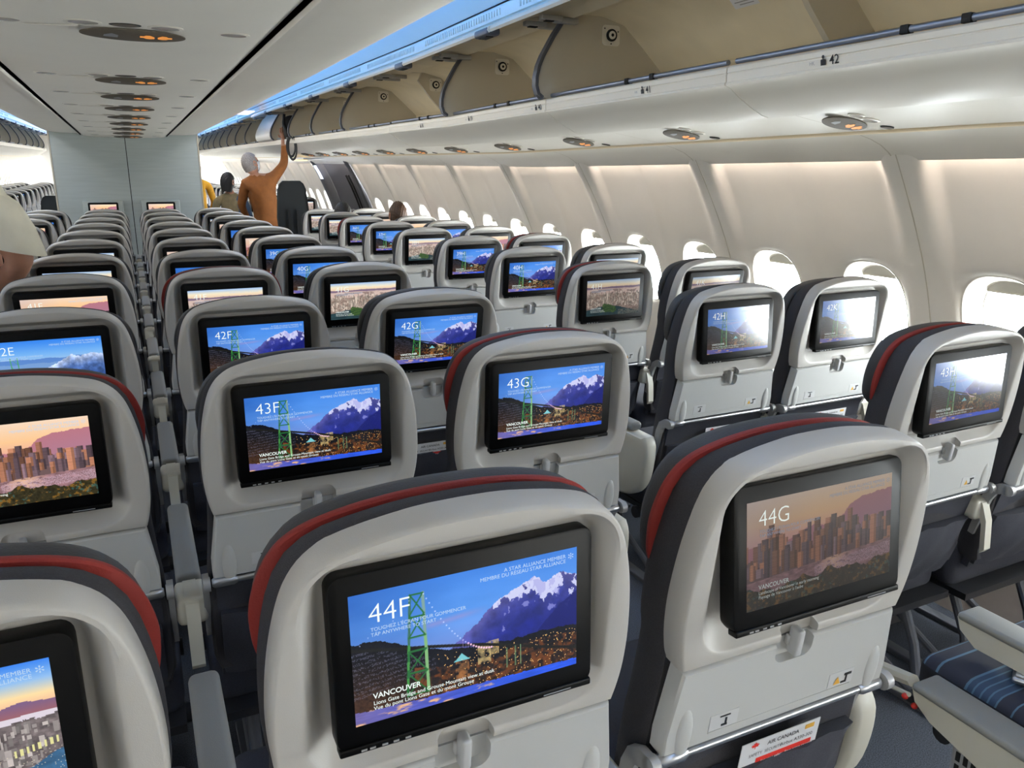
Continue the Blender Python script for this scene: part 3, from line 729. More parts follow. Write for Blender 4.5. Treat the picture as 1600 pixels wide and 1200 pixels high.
for row in range(34, 45):
    for col in 'DEFGHK':
        if (row, col) in ((44, 'H'), (44, 'K'), (44, 'D')): continue
        n = f'{row}{col}'
        if col in 'HK':
            y = (44-row)*PITCH-.335+DYR[row]; x = 1.715+.0095*y+(.473 if col == 'K' else 0); z = .988; yaw = .02
        else:
            y = (44-row)*PITCH+DYR[row]; x = COLX[col]; z = 1.0; yaw = 0
        tilt = TLR[row]
        if n in MEAS: y, tilt = MEAS[n]
        if n == '44G': z = 1.004
        if n in ('43K', '42K'): tilt = -.02
        pic = PICS.get(n, ('bridge', 'aerial', 'sunset')[(row*7+ord(col)) % 3])
        br = 1.0
        if n == '44G': br = .30
        if col in 'HK' and row >= 41: br = .55
        pip = n in REDS
        if n in READ: lab = f'grey and white airline seat with {PNAME[pic]} on screen reading {n}'
        else:
            k = row-33
            lab = f'airline seat, {WHERE[col]}, {ORD[k]} row behind the bulkhead'
        if n == '44E': lab = 'airline seat with harbour picture and red piping, beside the 44F seat'
        if n == '43E': lab = 'airline seat with sunset city picture, beside the 43F seat'
        if n == '43H': lab = 'window pair airline seat with washed-out screen, behind the one reading 42H'
        if n == '43K': lab = 'airline seat cut by the picture edge, beside the window, safety card in pocket'
        if n == '42K': lab = 'airline seat with window glare across its screen, beside the one reading 42H'
        arms = {'D': 'l', 'E': 'L', 'F': 'L', 'G': 'Lr', 'H': 'l', 'K': 'LR'}[col]
        grp = 'seats of the four-wide centre block' if col in 'DEFG' else 'seats of the window pairs'
        make_seat(x, y, z, tilt, yaw, lab, grp, n if n in MEAS or n in READ or n in ('41K', '40K', '43E', '43H') else None, pic, br, pip, arms, headdz=.003 if pip else -.004)
# seats beyond the exit, both sides (only their backs show)
for i, yy in enumerate([10.95+.8*k for k in range(13)]):
    for col, x in (('A', -2.2), ('C', -1.72), ('H', 1.74), ('K', 2.2)):
        if col in 'AC' and yy < 12: continue
        side = 'far-side' if col in 'AC' else 'window-side'
        pos = 'wall seat' if col in 'AK' else 'aisle seat'
        make_seat(x, yy, 1.0+.012*(yy-8), .12, 0, f'small pale airline seat, {side} {pos}, {ORD[i+1]} row past the exit', 'small distant seats past the exit', None, 'bridge' if i % 2 else 'aerial', 1.0, False, '', lite=True)
# ---- the front of row 44's window-side seat, its backrest outside the picture
r44 = empty('airline_seat', (1.67, -.12, 0)); tagp(r44, 'airline seat of which only the striped cushion shows, buckle lying on it', 'seat', 'seats of the window pairs')
link('seat_cushion', SM['stripe'], r44, (0, .255, .39))['label'] = 'navy cushion with thin pale blue and red stripes'
link('seat_pan', SM['frame'], r44, (0, 0, 0))
g = G(); g.box(-.215, .215, -.02, .06, .46, 1.0, 0, .03); link('back_cushion', g.mesh('back_cushion', M_fab), r44)
def lowarm(w_, L, h1, pad_m):
    g = G(); g.box(-w_/2, w_/2, -L, 0, -.020, 0, 0, .009); me1 = g.mesh('armrest_pad', pad_m)
    g = G(); rs = []
    for x, k in ((-w_/2+.002, .97), (-w_/2+.008, 1), (w_/2-.010, 1), (w_/2-.004, .97)):
        rs.append([(x, y, -.012+(z+.012)*k) for y, z in ((-.002, -.012), (-.012, -.040), (-.05, -.065), (-L*.55, -h1), (-L, -h1), (-L, -.012))])
    g.rings(rs); return me1, g.mesh('armrest_body', M_cream)
a, b = lowarm(.078, .62, .14, M_pad)
o = link('armrest', b, r44, (1.378-1.67, .30+.12, .455)); link('armrest_pad', a, o)
a, b = lowarm(.072, .60, .062, M_pad)
o = link('armrest', b, r44, (1.565-1.67, .35+.12, .545)); link('armrest_pad', a, o)
g = G(); g.box(-.03, .03, -.10, 0, -.085, 0, 0, .008); gb = link('armrest_speaker_box', g.mesh('b', M_alloy), r44, (1.375-1.67, .20+.12, .38))
g = G()
for i in range(5):
    for j in range(2): g.box(-.0315, -.029, -.085+i*.016, -.076+i*.016, -.060+j*.028, -.040+j*.028)
link('vent_grille', g.mesh('g', M_seam, 0), gb)
g = G(); g.tube([(0, 0, 0), (.03, .10, -.04), (.06, .20, -.11)], [.014, .016, .015], 8, flat=1); g.tube([(-.022, -.01, -.02), (.005, .09, -.055), (.035, .19, -.13)], .005, 8)
st = link('leg_strut', g.mesh('s', M_cream), r44, (1.36-1.67, .31+.12, .445))
g = G()
for p in ((-.026, -.004, -.026), (-.012, -.018, -.045)):
    bm = bmesh.new(); bmesh.ops.create_icosphere(bm, subdivisions=2, radius=.007); bmesh.ops.translate(bm, vec=p, verts=bm.verts[:]); g.bm(bm)
link('red_knob', g.mesh('k', M_redknob), st)
r = empty('belt_buckle', (1.555, .20, .462), .5); tagp(r, 'silver seat belt buckle lying on the striped seat cushion', 'buckle')
g = G(); g.box(-.035, .035, -.024, .024, 0, .014, 0, .006); link('buckle_body', g.mesh('b', M_silver), r)
g = G(); g.box(-.030, .022, -.019, .019, .0135, .020, 0, .003); link('buckle_flap', g.mesh('b', M_silver), r)
g = G(); g.box(.03, .16, -.020, .020, .001, .006, 0, .001); link('belt_strap', g.mesh('b', M_strap), r)

# ---- safety cards in seat pockets
CARD = join_text([('AIR CANADA', .0105, -.028, .060, 'LEFT', 0, .0001), ('SAFETY  SÉCURITÉ', .008, -.062, .046, 'LEFT', 0, 0), ('Airbus A330-300', .0095, .066, .046, 'RIGHT', 0, 0)], [M_ink])
CARD2 = join_text([('For your safety  Pour votre sécurité', .0072, -.036, .0285, 'LEFT', 0, 0)], [M_white])
def card(n, x, y, z, lab, th, dx=0, yaw=0, roll=0.0):
    py = y+ZP*math.sin(th); pz = z-ZP*math.cos(th)
    up = ZP-.43
    r = empty('safety_card', (x, py, pz), yaw); tagp(r, lab, 'card', 'safety cards in the seat pockets')
    def put_(name, me, d):
        o = link(name, me, r); o.matrix_local = Matrix.Rotation(th, 4, 'X') @ Matrix.Translation((dx, d, up)) @ Matrix.Rotation(roll, 4, 'Y'); return o
    g = G(); g.box(-.078, .078, -.0006, .0006, -.07, .075, 0); put_('card_sheet', g.mesh('c', M_white, 0), .012)
    g = G(); g.box(-.045, .066, -.0014, -.0008, .024, .039, 0); put_('red_band', g.mesh('c', M_cardred, 0), .012)
    g = G(); g.box(.048, .066, -.0014, -.0008, .062, .070, 1)
    for k in range(11):   # little leaf emblem
        pass
    lf = [(0, 1), (.18, .62), (.42, .72), (.34, .30), (.72, .52), (.66, .30), (.95, .22), (.62, -.10), (.70, -.30), (.10, -.24), (.06, -.75), (-.06, -.75), (-.10, -.24), (-.70, -.30), (-.62, -.10), (-.95, .22), (-.66, .30), (-.72, .52), (-.34, .30), (-.42, .72), (-.18, .62)]
    g.add([(-.052+a*.009, -.0011, .066+b_*.008) for a, b_ in lf], [tuple(range(len(lf)))], 0)
    put_('leaf_emblem', g.mesh('c', [M_cardred, M_yel], 0), .012)
    put_('card_lettering', CARD, .0105); put_('card_lettering', CARD2, .0100)
for n, x, y, z, lab, dx in [('44G', .759, .059, 1.004, 'white safety card with red band in the pocket of seat 44G', .03), ('43F', .255, .843, 1.0, 'white safety card with red band in the pocket of seat 43F', -.04),
        ('42G', .759, 1.553, .99, 'white safety card with red band in the pocket of seat 42G', .0), ('43K', 2.193, .49, .988, 'white safety card with red band at the picture edge by the window', .02),
        ('42H', 1.731, 1.343, .989, 'white safety card in the pocket of seat 42H', .02), ('42K', 2.204, 1.326, .989, 'white safety card in the pocket of the glaring window seat', .03)]:
    card(n, x, y, z, lab, max(.13, MEAS.get(n, (0, 0))[1]), dx)
g = G(); g.box(1.92, 2.24, .96, 1.16, 0, .20, 0, .012); eb = link('electronics_box', g.mesh('e', M_floorbox)); tagp(eb, 'dark grey electronics box on the carpet under the window seats', 'box')
g = G(); g.box(1.915, 1.921, .985, 1.02, .14, .152); link('status_light', g.mesh('l', M_green, 0), eb)
g = G(); g.box(1.914, 1.921, 1.03, 1.12, .05, .13); link('connector_panel', g.mesh('l', M_seam, 0), eb)

# ------------------------------------------------------------------ the cabin shell
def dz(y): return .015*max(0.0, y-4.0)
Y0, Y1 = -3.2, 23.0
_z = [0, .15, .35, .6, .79, .97, 1.14, 1.31, 1.45, 1.53, 1.62, 1.70]; _x = [2.43, 2.53, 2.63, 2.690, 2.668, 2.612, 2.555, 2.490, 2.420, 2.372, 2.310, 2.25]
_pf = np.polyfit(_z, _x, 6)
def Wx(z): return float(np.polyval(_pf, z))
CELL = .533; ZA, ZB = .70, 1.24; ZC = .962; HW, HH = .152, .188
def cell_rect(yc, n=112):
    poly = [(-CELL/2, ZA-ZC), (CELL/2, ZA-ZC), (CELL/2, ZB-ZC), (-CELL/2, ZB-ZC)]
    pts = polar([(a, b) for a, b in poly], n, (0, 0))
    # snap the nearest samples to the corners
    for c in poly:
        i = min(range(n), key=lambda k: (pts[k][0]-c[0])**2+(pts[k][1]-c[1])**2); pts[i] = c
    return pts
def superell(a, b, n, e=2.7):
    out = []
    for k in range(n):
        t = PI/2-2*PI*k/n; c, s = math.cos(t), math.sin(t); rr = 1/((abs(c)/a)**e+(abs(s)/b)**e)**(1/e); out.append((c*rr, s*rr))
    return out
NR = 112
RECT = cell_rect(0, NR); OV = superell(HW, HH, NR)
SEAMS = [1.31+1.066*k for k in range(-4, 8)]; FAR0 = 10.95; SEAMS2 = [FAR0+1.066*k for k in range(12)]
def sstep(t): t = min(1, max(0, t)); return t*t*(3-2*t)
def relief(y, seams, z=1.0):
    d = min(abs(y-s) for s in seams); m = min(abs(y-s-.533) for s in seams)
    A = .010+.034*sstep((z-1.05)/.5)
    return -A*sstep((.125-d)/.075)-.007*sstep((.06-m)/.06)
windows = []
def build_wall(side, seams, name):
    g = G()
    for a in seams[:-1]:
        for c in (0, 1):
            yc = a+CELL*(c+.5)
            rings_ = []
            for t in (0, .10, .25, .5, .75, .92, 1.0):
                ring = []
                for (ry, rz), (oy, oz) in zip(RECT, OV):
                    y = yc+ry+(oy-ry)*t; z = ZC+rz+(oz-rz)*t
                    x = Wx(z)+relief(y, seams, z)+(.012 if t == 1 else .004 if t > .9 else 0)
                    ring.append((side*x, y, z+dz(y)))
                rings_.append(ring)
            g.rings(rings_, cap0=False, cap1=False)
            ys = sorted({round(p[0], 6) for p in RECT if abs(p[1]-(ZB-ZC)) < 1e-6}); yb = sorted({round(p[0], 6) for p in RECT if abs(p[1]-(ZA-ZC)) < 1e-6})
            for lst, zs in ((ys, [ZB+(1.70-ZB)*k/7 for k in range(8)]), (yb, [.34+(ZA-.34)*k/5 for k in range(6)])):
                v = [[(side*(Wx(z)+relief(yc+q, seams, z)), yc+q, z+dz(yc+q)) for q in lst] for z in zs]
                g.rings(v, cap0=False, cap1=False, closed=False)
            v = [[(side*(Wx(z)-.008), yc-CELL/2+CELL*q/4, z) for q in range(5)] for z in (-.02, .08, .2, .345)]
            g.rings(v, 1, cap0=False, cap1=False, closed=False)
            windows.append((side, yc))
    bm_ = bpy.data.meshes.new(name); bm_.from_pydata(g.v, [], g.f); bm_.polygons.foreach_set('material_index', g.m)
    b = bmesh.new(); b.from_mesh(bm_); bmesh.ops.remove_doubles(b, verts=b.verts[:], dist=.0008); bmesh.ops.recalc_face_normals(b, faces=b.faces[:]); b.to_mesh(bm_); b.free()
    fin(bm_, [M_wall, M_dado], 50)
    return bm_
ow = link('wall_right', build_wall(1, SEAMS, 'wall_right')); tagp(ow, kind='structure')
o = link('trim_1', build_wall(1, SEAMS2, 'wall_right_front')); tagp(o, kind='structure')
o = link('wall_left', build_wall(-1, SEAMS, 'wall_left')); tagp(o, kind='structure')
o = link('trim_2', build_wall(-1, SEAMS2, 'wall_left_front')); tagp(o, kind='structure')
for s, nm in ((1, 'trim_11'), (-1, 'trim_12')):
    g = G()
    for sy in SEAMS[1:-1]+SEAMS2[1:-1]:
        rs = []
        for k in range(25):
            z = .36+(1.60-.36)*k/24; x = Wx(z)+relief(sy+.02, [sy], z)
            rs.append([(s*(x+.006), sy-.0022, z+dz(sy)), (s*(x-.0012), sy-.0022, z+dz(sy)), (s*(x-.0012), sy+.0022, z+dz(sy)), (s*(x+.006), sy+.0022, z+dz(sy))])
        g.rings(rs)
    o = link(nm, g.mesh(nm, M_fin, 0)); tagp(o, kind='structure')
# window reveals, glass and half-open shades
def build_window(side):
    def P(pts, off, k=1.0): return [(side*(Wx(ZC+z)*0+off+(Wx(ZC+z)-Wx(ZC))), y, z) for y, z in pts]
    a = superell(HW, HH, 48); b_ = superell(HW*.985, HH*.985, 48); c = superell(HW*.90, HH*.90, 48); d = superell(HW*.88, HH*.90, 48); e = superell(HW*.85, HH*.88, 48)
    g = G(); g.rings([P(superell(HW*1.01, HH*1.01, 48), .018), P(a, .008), P(b_, .010), P(superell(HW*.94, HH*.95, 48), .035), P(d, .075), P(e, .078), P(e, .095)], cap0=False, cap1=False)
    g2 = G(); g2.rings([P(superell(HW*.87, HH*.90, 48), .088), P(superell(HW*.87, HH*.90, 48), .090)])
    g3 = G()  # shade pulled a little way down with its lip
    pts = [p for p in superell(HW*.87, HH*.89, 48)]
    top = [(y, z) for y, z in pts if z > .125]; top = sorted(top); top = [(top[0][0], .125)]+top+[(top[-1][0], .125)]
    g3.rings([P(top, .080), P(top, .084)])
    g3.tube([(side*(.079+Wx(ZC+.125)-Wx(ZC)), top[0][0]+.004, .125), (side*(.079+Wx(ZC+.125)-Wx(ZC)), top[-1][0]-.004, .125)], .0035, 8)
    # inner frame of the pane, standing behind
    g4 = G(); g4.rings([P(superell(HW*.88, HH*.90, 48), .086), P(superell(HW*.82, HH*.85, 48), .088), P(superell(HW*.82, HH*.85, 48), .094), P(superell(HW*.88, HH*.90, 48), .094)], cap0=False, cap1=False)
    return g.mesh('w', M_wall, 60), g2.mesh('g', M_glass, 0), g3.mesh('s', M_shade, 30), g4.mesh('f', M_wall, 30)
WM = {1: build_window(1), -1: build_window(-1)}
for i, (side, yc) in enumerate(windows):
    o = link(f'window_{i+1}', WM[side][0]); o.location = (side*Wx(ZC), yc, ZC+dz(yc)); tagp(o, kind='structure')
    link('window_pane', WM[side][1], o); link('window_shade', WM[side][2], o); link('pane_frame', WM[side][3], o)
# outer lining above the bins, floor, ends
def hullprof():
    return [(Wx(1.695), 1.70), (2.44, 1.80), (2.42, 2.10), (2.25, 2.40), (1.6, 2.55), (0, 2.62)]
g = G(); hp = hullprof(); hp = hp+[(-x, z) for x, z in hp[::-1][1:]]
g.rings([[(x, y, z+dz(y)) for x, z in hp] for y in (Y0, 4, 10, 17, Y1)], cap0=False, cap1=False, closed=False)
o = link('wall_upper', g.mesh('wall_upper', M_ceil, 0)); tagp(o, kind='structure')
g = G(); g.box(-2.62, 2.62, Y0, Y1, -.05, 0); o = link('floor', g.mesh('floor', M_carpet, 0)); tagp(o, kind='structure')
g = G(); g.box(-2.9, 2.9, Y0-.1, Y0, 0, 2.9); o = link('wall_back', g.mesh('wall_back', M_wall, 0)); tagp(o, kind='structure')
g = G(); g.box(-2.9, 2.9, Y1, Y1+.1, 0, 3.1); o = link('wall_front', g.mesh('wall_front', M_wall, 0)); tagp(o, kind='structure')
# exit zones between the two runs of wall
for s, nm in ((1, 'door_1'), (-1, 'door_2')):
    ya, yb = SEAMS[-1], FAR0
    g = G(); zs = [0+1.70*k/14 for k in range(15)]
    def prof(y, off): return [(s*(Wx(z)+off), y, z+dz(y)) for z in zs]
    ys = [(ya, .0), (ya+.02, -.045), (ya+.16, -.06), (ya+.26, -.02), (ya+.30, .05)]
    ys2 = [(yb-.30, .05), (yb-.26, -.02), (yb-.16, -.06), (yb-.02, -.045), (yb, .0)]
    g.rings([prof(*q) for q in ys], cap0=False, cap1=False, closed=False); g.rings([prof(*q) for q in ys2], cap0=False, cap1=False, closed=False)
    g.rings([prof(*q) for q in ((ya+.29, .05), (ya+.5, .06), (yb-.5, .06), (yb-.29, .05))], 1, cap0=False, cap1=False, closed=False)
    o = link(nm, g.mesh(nm, [M_darkexit, M_darkexit2], 40)); tagp(o, kind='structure')
    g = G()
    for q in (.62, .74): 
        g.tube([(s*(Wx(z)+.02), ya+q, z+dz(ya)) for z in (.95, 1.1, 1.25, 1.4)], .012, 8)
    link('door_grip', g.mesh('g', M_seam), o)
    g = G(); yy = ya+.95; g.tube([(s*(Wx(.9)-.02), yy-.25, 1.0), (s*(Wx(.95)-.03), yy, 1.02), (s*(Wx(.9)-.02), yy+.25, 1.0)], .028, 10)
    link('door_lever', g.mesh('g', M_darkexit), o)
    g = G(); g.box(s*2.25-.04, s*2.25+.04, ya+.1, yb-.1, 1.60+dz(9), 1.66+dz(9), 0, .01); link('door_header', g.mesh('h', M_darkexit), o)
    g = G(); yl = yb-.28
    g.rings([[(s*(Wx(z)+o_), yl+q, z+dz(yl)) for o_, q in ((-.075, -.06), (-.075, .06), (-.06, .06), (-.06, -.06))] for z in (1.32, 1.40, 1.50)]); link('lit_sign', g.mesh('l', M_lit, 0), o)
# grey seat-top step near the door
# ---- centre ceiling: service channel, centre bins, aisle vaults
cp = [(0, 1.858), (.15, 1.859), (.28, 1.862), (.36, 1.867), (.400, 1.873)]
cp = [(-x, z) for x, z in cp[::-1]]+cp[1:]
YC = 9.32
g = G(); g.rings([[(x, y, z) for x, z in cp] for y in (Y0, 0, 3, 6, YC)], cap0=False, cap1=False, closed=False)
o = link('ceiling', g.mesh('ceiling', M_ceil, 60)); tagp(o, kind='structure')
for s, nm in ((1, 'trim_3'), (-1, 'trim_4')):
    g = G(); g.rings([[(s*.397, y, 1.873), (s*.397, y, 1.895), (s*.421, y, 1.895), (s*.421, y, 1.873)] for y in (Y0, YC)], cap0=False, cap1=False, closed=False)
    o = link(nm, g.mesh(nm, M_seam, 0)); tagp(o, kind='structure')
bp_ = [(.421, 1.892), (.421, 1.864), (.425, 1.859), (.447, 1.859), (.453, 1.868), (.50, 1.868), (.60, 1.870), (.68, 1.876), (.745, 1.888), (.79, 1.908), (.825, 1.94), (.85, 1.99), (.865, 2.08), (.87, 2.26)]
for s, w_ in ((1, 'window-side'), (-1, 'far-side')):
    g = G(); g.rings([[(s*x, y, z+dz(y)*.35) for x, z in bp_] for y in (Y0, 0, 3, 6, YC)], cap0=False, cap1=False, closed=False)
    o = link('centre_overhead_bin', g.mesh('b', M_bin, 50)); tagp(o, f'long pale underside of the centre overhead bins, {w_} of the dark ceiling gap', 'overhead bin')
av = [(.86, 2.24), (.95, 2.275), (1.1, 2.29), (1.3, 2.28), (1.45, 2.245), (1.552, 2.208)]
for s, nm in ((1, 'trim_5'), (-1, 'trim_6')):
    g = G(); g.rings([[(s*x, y, z+dz(y)) for x, z in av] for y in (Y0, 4, 10, 17, Y1)], cap0=False, cap1=False, closed=False)
    o = link(nm, g.mesh(nm, M_ceil, 50)); tagp(o, kind='structure')
    # louvred cove strip above the bin doors, with its dark joint line
    g = G()
    g.rings([[(s*x, y, z+dz(y)) for x, z in ((1.554, 2.204), (1.552, 2.196), (1.556, 2.15), (1.60, 2.14))] for y in (Y0, 4, 10, 17, Y1)], 0, cap0=False, cap1=False, closed=False)
    g.rings([[(s*x, y, z+dz(y)) for x, z in ((1.548, 2.2085), (1.5475, 2.2045))] for y in (Y0, 4, 10, 17, Y1)], 1, cap0=False, cap1=False, closed=False)
    y = Y0
    while y < 14:
        if (y-Y0) % 1.2 < 1.02:
            z = dz(y); g.box(min(s*1.549, s*1.556), max(s*1.549, s*1.556), y, y+.010, 2.163+z, 2.19+z, 2)
        y += .03
    nm2 = 'trim_7' if s > 0 else 'trim_8'
    o = link(nm2, g.mesh(nm2, [M_ceil, M_seam, M_bin], 0)); tagp(o, kind='structure')

# ---- side overhead bins, one per 1.2 m
BL = 1.2
FIN = [(1.765, 2.125), (1.752, 2.111), (1.715, 2.06), (1.683, 2.008), (1.660, 1.970), (1.642, 1.930), (1.631, 1.885), (1.630, 1.85), (1.640, 1.818), (1.662, 1.803), (1.70, 1.800)]
FINB = [(2.31, 1.800), (2.287, 1.936), (2.18, 2.03), (2.07, 2.125), (1.945, 2.155), (1.82, 2.150)]
def bin_meshes():
    M = {}
    g = G(); bel = [(1.705, 1.800), (1.690, 1.799), (1.683, 1.793), (1.682, 1.779), (1.6845, 1.7775), (1.6845, 1.7755), (1.682, 1.774), (1.683, 1.752), (1.679, 1.749), (1.679, 1.743), (1.686, 1.740), (1.700, 1.735), (1.730, 1.715), (1.765, 1.694), (1.80, 1.676), (1.835, 1.660), (1.865, 1.652)]
    e = .0025
    g.rings([[(x, y, z) for x, z in bel+[(1.87, 1.79)]] for y in (e, BL-e)])
    g.box(1.87, 2.32, e, BL-e, 1.785, 1.795)
    M['shell'] = g.mesh('bin_shell', M_bin, 25)
    g = G(); g.tube([(1.703, .02, 1.812), (1.703, BL-.02, 1.812)], .0085, 12); 
    M['rail'] = g.mesh('bin_rail', M_rail)
    g = G()
    for y in (.42, .58): g.box(1.691, 1.716, y-.012, y+.012, 1.801, 1.8225, 0, .003)
    M['clip'] = g.mesh('rail_clip', M_seam)
    g = G(); g.box(1.688, 1.698, .44, .56, 1.798, 1.804, 0); M['clipw'] = g.mesh('c', M_bin, 0)
    P = FIN+FINB
    g = G(); g.rings([[(x, y, z) for x, z in P] for y in (-.009, .009)]); M['fin'] = g.mesh('bin_partition', M_fin, 0)
    g = G(); rs = []
    for i, (x, z) in enumerate(FIN[:-1]):
        a = Vector(FIN[max(0, i-1)]); b = Vector(FIN[min(len(FIN)-1, i+1)]); t = (b-a).normalized(); n = Vector((t.y, -t.x)) ; n = n if n.x < 0 else -n
        p = Vector((x, z)); q = p+n*.009; r_ = p-n*.006
        rs.append([(q.x, -.017, q.y), (q.x, .017, q.y), (r_.x, .017, r_.y), (r_.x, -.017, r_.y)])
    g.rings(rs); M['edge'] = g.mesh('edge_trim', M_edge, 30)
    P2 = [(1.93, 2.157), (1.90, 2.10), (1.99, 1.99), (2.12, 1.86), (2.15, 1.80)]+FINB[:-1]
    g = G(); g.rings([[(x, y, z) for x, z in P2] for y in (-.012, .012)]); M['fin2'] = g.mesh('bin_partition', M_fin, 0)
    g = G(); bp2 = [(2.30, 1.80), (2.285, 1.936), (2.18, 2.03), (2.07, 2.123), (1.95, 2.152), (1.80, 2.150)]
    g.rings([[(x, y, z) for x, z in bp2] for y in (.0, BL)], cap0=False, cap1=False, closed=False); M['back'] = g.mesh('bin_lining', M_binin, 30)
    g = G()
    d_in = [(1.775, 2.123), (1.70, 2.133), (1.62, 2.127), (1.53, 2.106), (1.46, 2.078), (1.415, 2.052)]
    d_out = [(1.408, 2.062), (1.412, 2.075), (1.46, 2.102), (1.53, 2.130), (1.62, 2.151), (1.70, 2.156), (1.775, 2.146)]
    e = .008
    g.rings([[(x, y, z) for x, z in d_in] for y in (e, BL-e)], 1, cap0=False, cap1=False, closed=False)
    g.rings([[(x, y, z) for x, z in d_in[-1:]+d_out] for y in (e, BL-e)], 0, cap0=False, cap1=False, closed=False)
    for y in (e, BL-e): g.add([(x, y, z) for x, z in d_in+d_out], [tuple(range(len(d_in+d_out)))], 0)
    M['door'] = g.mesh('bin_door', [M_bin, M_binin], 30)
    g = G()
    for y in (.035,):
        g.box(1.60, 1.70, y, y+.035, 2.098, 2.118, 0, .004); g.box(1.69, 1.80, y+.045, y+.075, 2.100, 2.124, 0, .004)
        g.tube([(1.66, y+.02, 2.108), (1.74, y+.06, 2.112)], .008, 8)
        g.box(1.62, 1.66, y+.006, y+.03, 2.094, 2.099, 1)
    M['hinge'] = g.mesh('door_hinge', [M_alloy, M_seam], 30)
    g = G(); g.box(1.405, 1.47, -.07, .07, 2.044, 2.075, 0, .010); g.box(1.415, 1.45, -.04, .04, 2.040, 2.046, 1)
    M['latch'] = g.mesh('door_latch', [M_edge, M_seam], 30)
    g = G(); g.disc((1.55, BL/2, 2.108), .06, 'z', 20, 0, -.004, rx=.018); M['cup'] = g.mesh('door_cup', M_bin)
    g = G(); g.rings([[(2.0+x, -.010-t, 2.075+z) for x, z in rrect(-.045, .045, -.04, .045, .014)] for t in (0, .004)]); 
    g.tube([(2.0, -.012, 2.078), (2.0, -.022, 2.078)], .026, 20, 1); g.tube([(2.0, -.022, 2.078), (2.0, -.026, 2.078)], .017, 20, 0); g.tube([(2.0, -.026, 2.078), (2.0, -.0275, 2.078)], .007, 12, 1)
    for a, b in ((-.035, .03), (.035, .02), (0, -.032)): g.tube([(2.0+a, -.013, 2.075+b), (2.0+a, -.016, 2.075+b)], .003, 8, 1)
    M['lock'] = g.mesh('damper_plate', [M_bin, M_seam], 30)
    # closed door for one bin
    g = G(); e = .008
    outp = [(1.77, 2.14), (1.72, 2.085), (1.672, 2.01), (1.635, 1.945), (1.615, 1.885), (1.615, 1.84), (1.630, 1.808), (1.66, 1.795)]
    g.rings([[(x, y, z) for x, z in outp]+[(x+.02, y, z) for x, z in outp[::-1]] for y in (e, BL-e)]); M['closed'] = g.mesh('bin_door', M_bin, 40)
    g = G(); g.rings([[(x, y, z) for x, z in ((1.865, 1.652), (2.00, 1.632), (2.12, 1.613), (2.135, 1.611))] for y in (0, BL)], 0, cap0=False, cap1=False, closed=False)
    return M
BM = bin_meshes()
FULL = {2.63, 3.83, 6.23, 8.63}
bl = ['first', 'second', 'third', 'fourth', 'fifth', 'sixth', 'seventh', 'eighth', 'ninth', 'tenth', 'eleventh', 'twelfth', 'thirteenth', 'fourteenth', 'fifteenth', 'sixteenth', 'seventeenth', 'eighteenth', 'nineteenth', 'twentieth', 'twentyfirst', 'twentysecond']
for side in (1, -1):
    for j in range(22):
        y = 2.63+BL*(j-5)
        if y+BL > Y1: break
        if side < 0 and y < 4: continue
        r = empty('overhead_bin', (0, y, dz(y))); r.scale = (side, 1, 1); r.rotation_euler = ((.015 if y > 3.7 else 0), 0, 0)
        where = 'above the windows' if side > 0 else 'across the cabin over the far aisle'
        row = {1.43: ', over the row 42 placard', 2.63: ', over the row 40 placard'}.get(round(y, 2), '')
        closed = (round(y, 2) == 9.83 and side > 0)
        lab = f'open pale overhead bin {where}, {bl[j]} from the tail' + row
        if closed: lab = 'overhead bin with its door shut, catching blue light, beyond the reaching person'
        if round(y, 2) == 8.63 and side > 0: lab = 'open overhead bin the person in rust jacket reaches into'
        tagp(r, lab, 'overhead bin', 'side overhead bins')
        link('bin_shell', BM['shell'], r); ra = link('bin_rail', BM['rail'], r); link('rail_clip', BM['clip'], ra)
        full = round(y, 2) in FULL or y > 7
        p = link('bin_partition', BM['fin' if full else 'fin2'], r)
        if full: link('edge_trim', BM['edge'], p)
        lk = link('damper_plate', BM['lock'], p)
        if not full: lk.location = (.03, 0, 0)
        link('bin_lining', BM['back'], r)
        if closed: link('bin_door', BM['closed'], r)
        else:
            d = link('bin_door', BM['door'], r); link('door_latch', BM['latch'], d, (0, .085, 0)); link('door_cup', BM['cup'], d)
        link('door_hinge', BM['hinge'], r); link('door_hinge', BM['hinge'], r, (0, BL-.15, 0))
g = G(); A_, B_ = Vector((2.07, 2.123)), Vector((2.285, 1.936)); dn = (B_-A_).normalized(); nn = Vector((dn.y, -dn.x)); nn = nn if nn.x < 0 else -nn
def _pp(t, y, o): q = A_+dn*t+nn*o; return (q.x, y, q.y)
g.add([_pp(.005, 1.80, .0015), _pp(.005, 1.93, .0015), _pp(.065, 1.93, .0015), _pp(.065, 1.80, .0015)], [(0, 1, 2, 3)], 0)
for k in range(4):
    t = .013+k*.012; g.add([_pp(t, 1.82, .0025), _pp(t, 1.915-.02*(k % 2), .0025), _pp(t+.004, 1.915-.02*(k % 2), .0025), _pp(t+.004, 1.82, .0025)], [(0, 1, 2, 3)], 1)
o = link('bin_notice', g.mesh('n', [M_white, M_inklight], 0)); tagp(o, 'small white printed notice stuck inside an open overhead bin', 'sign')
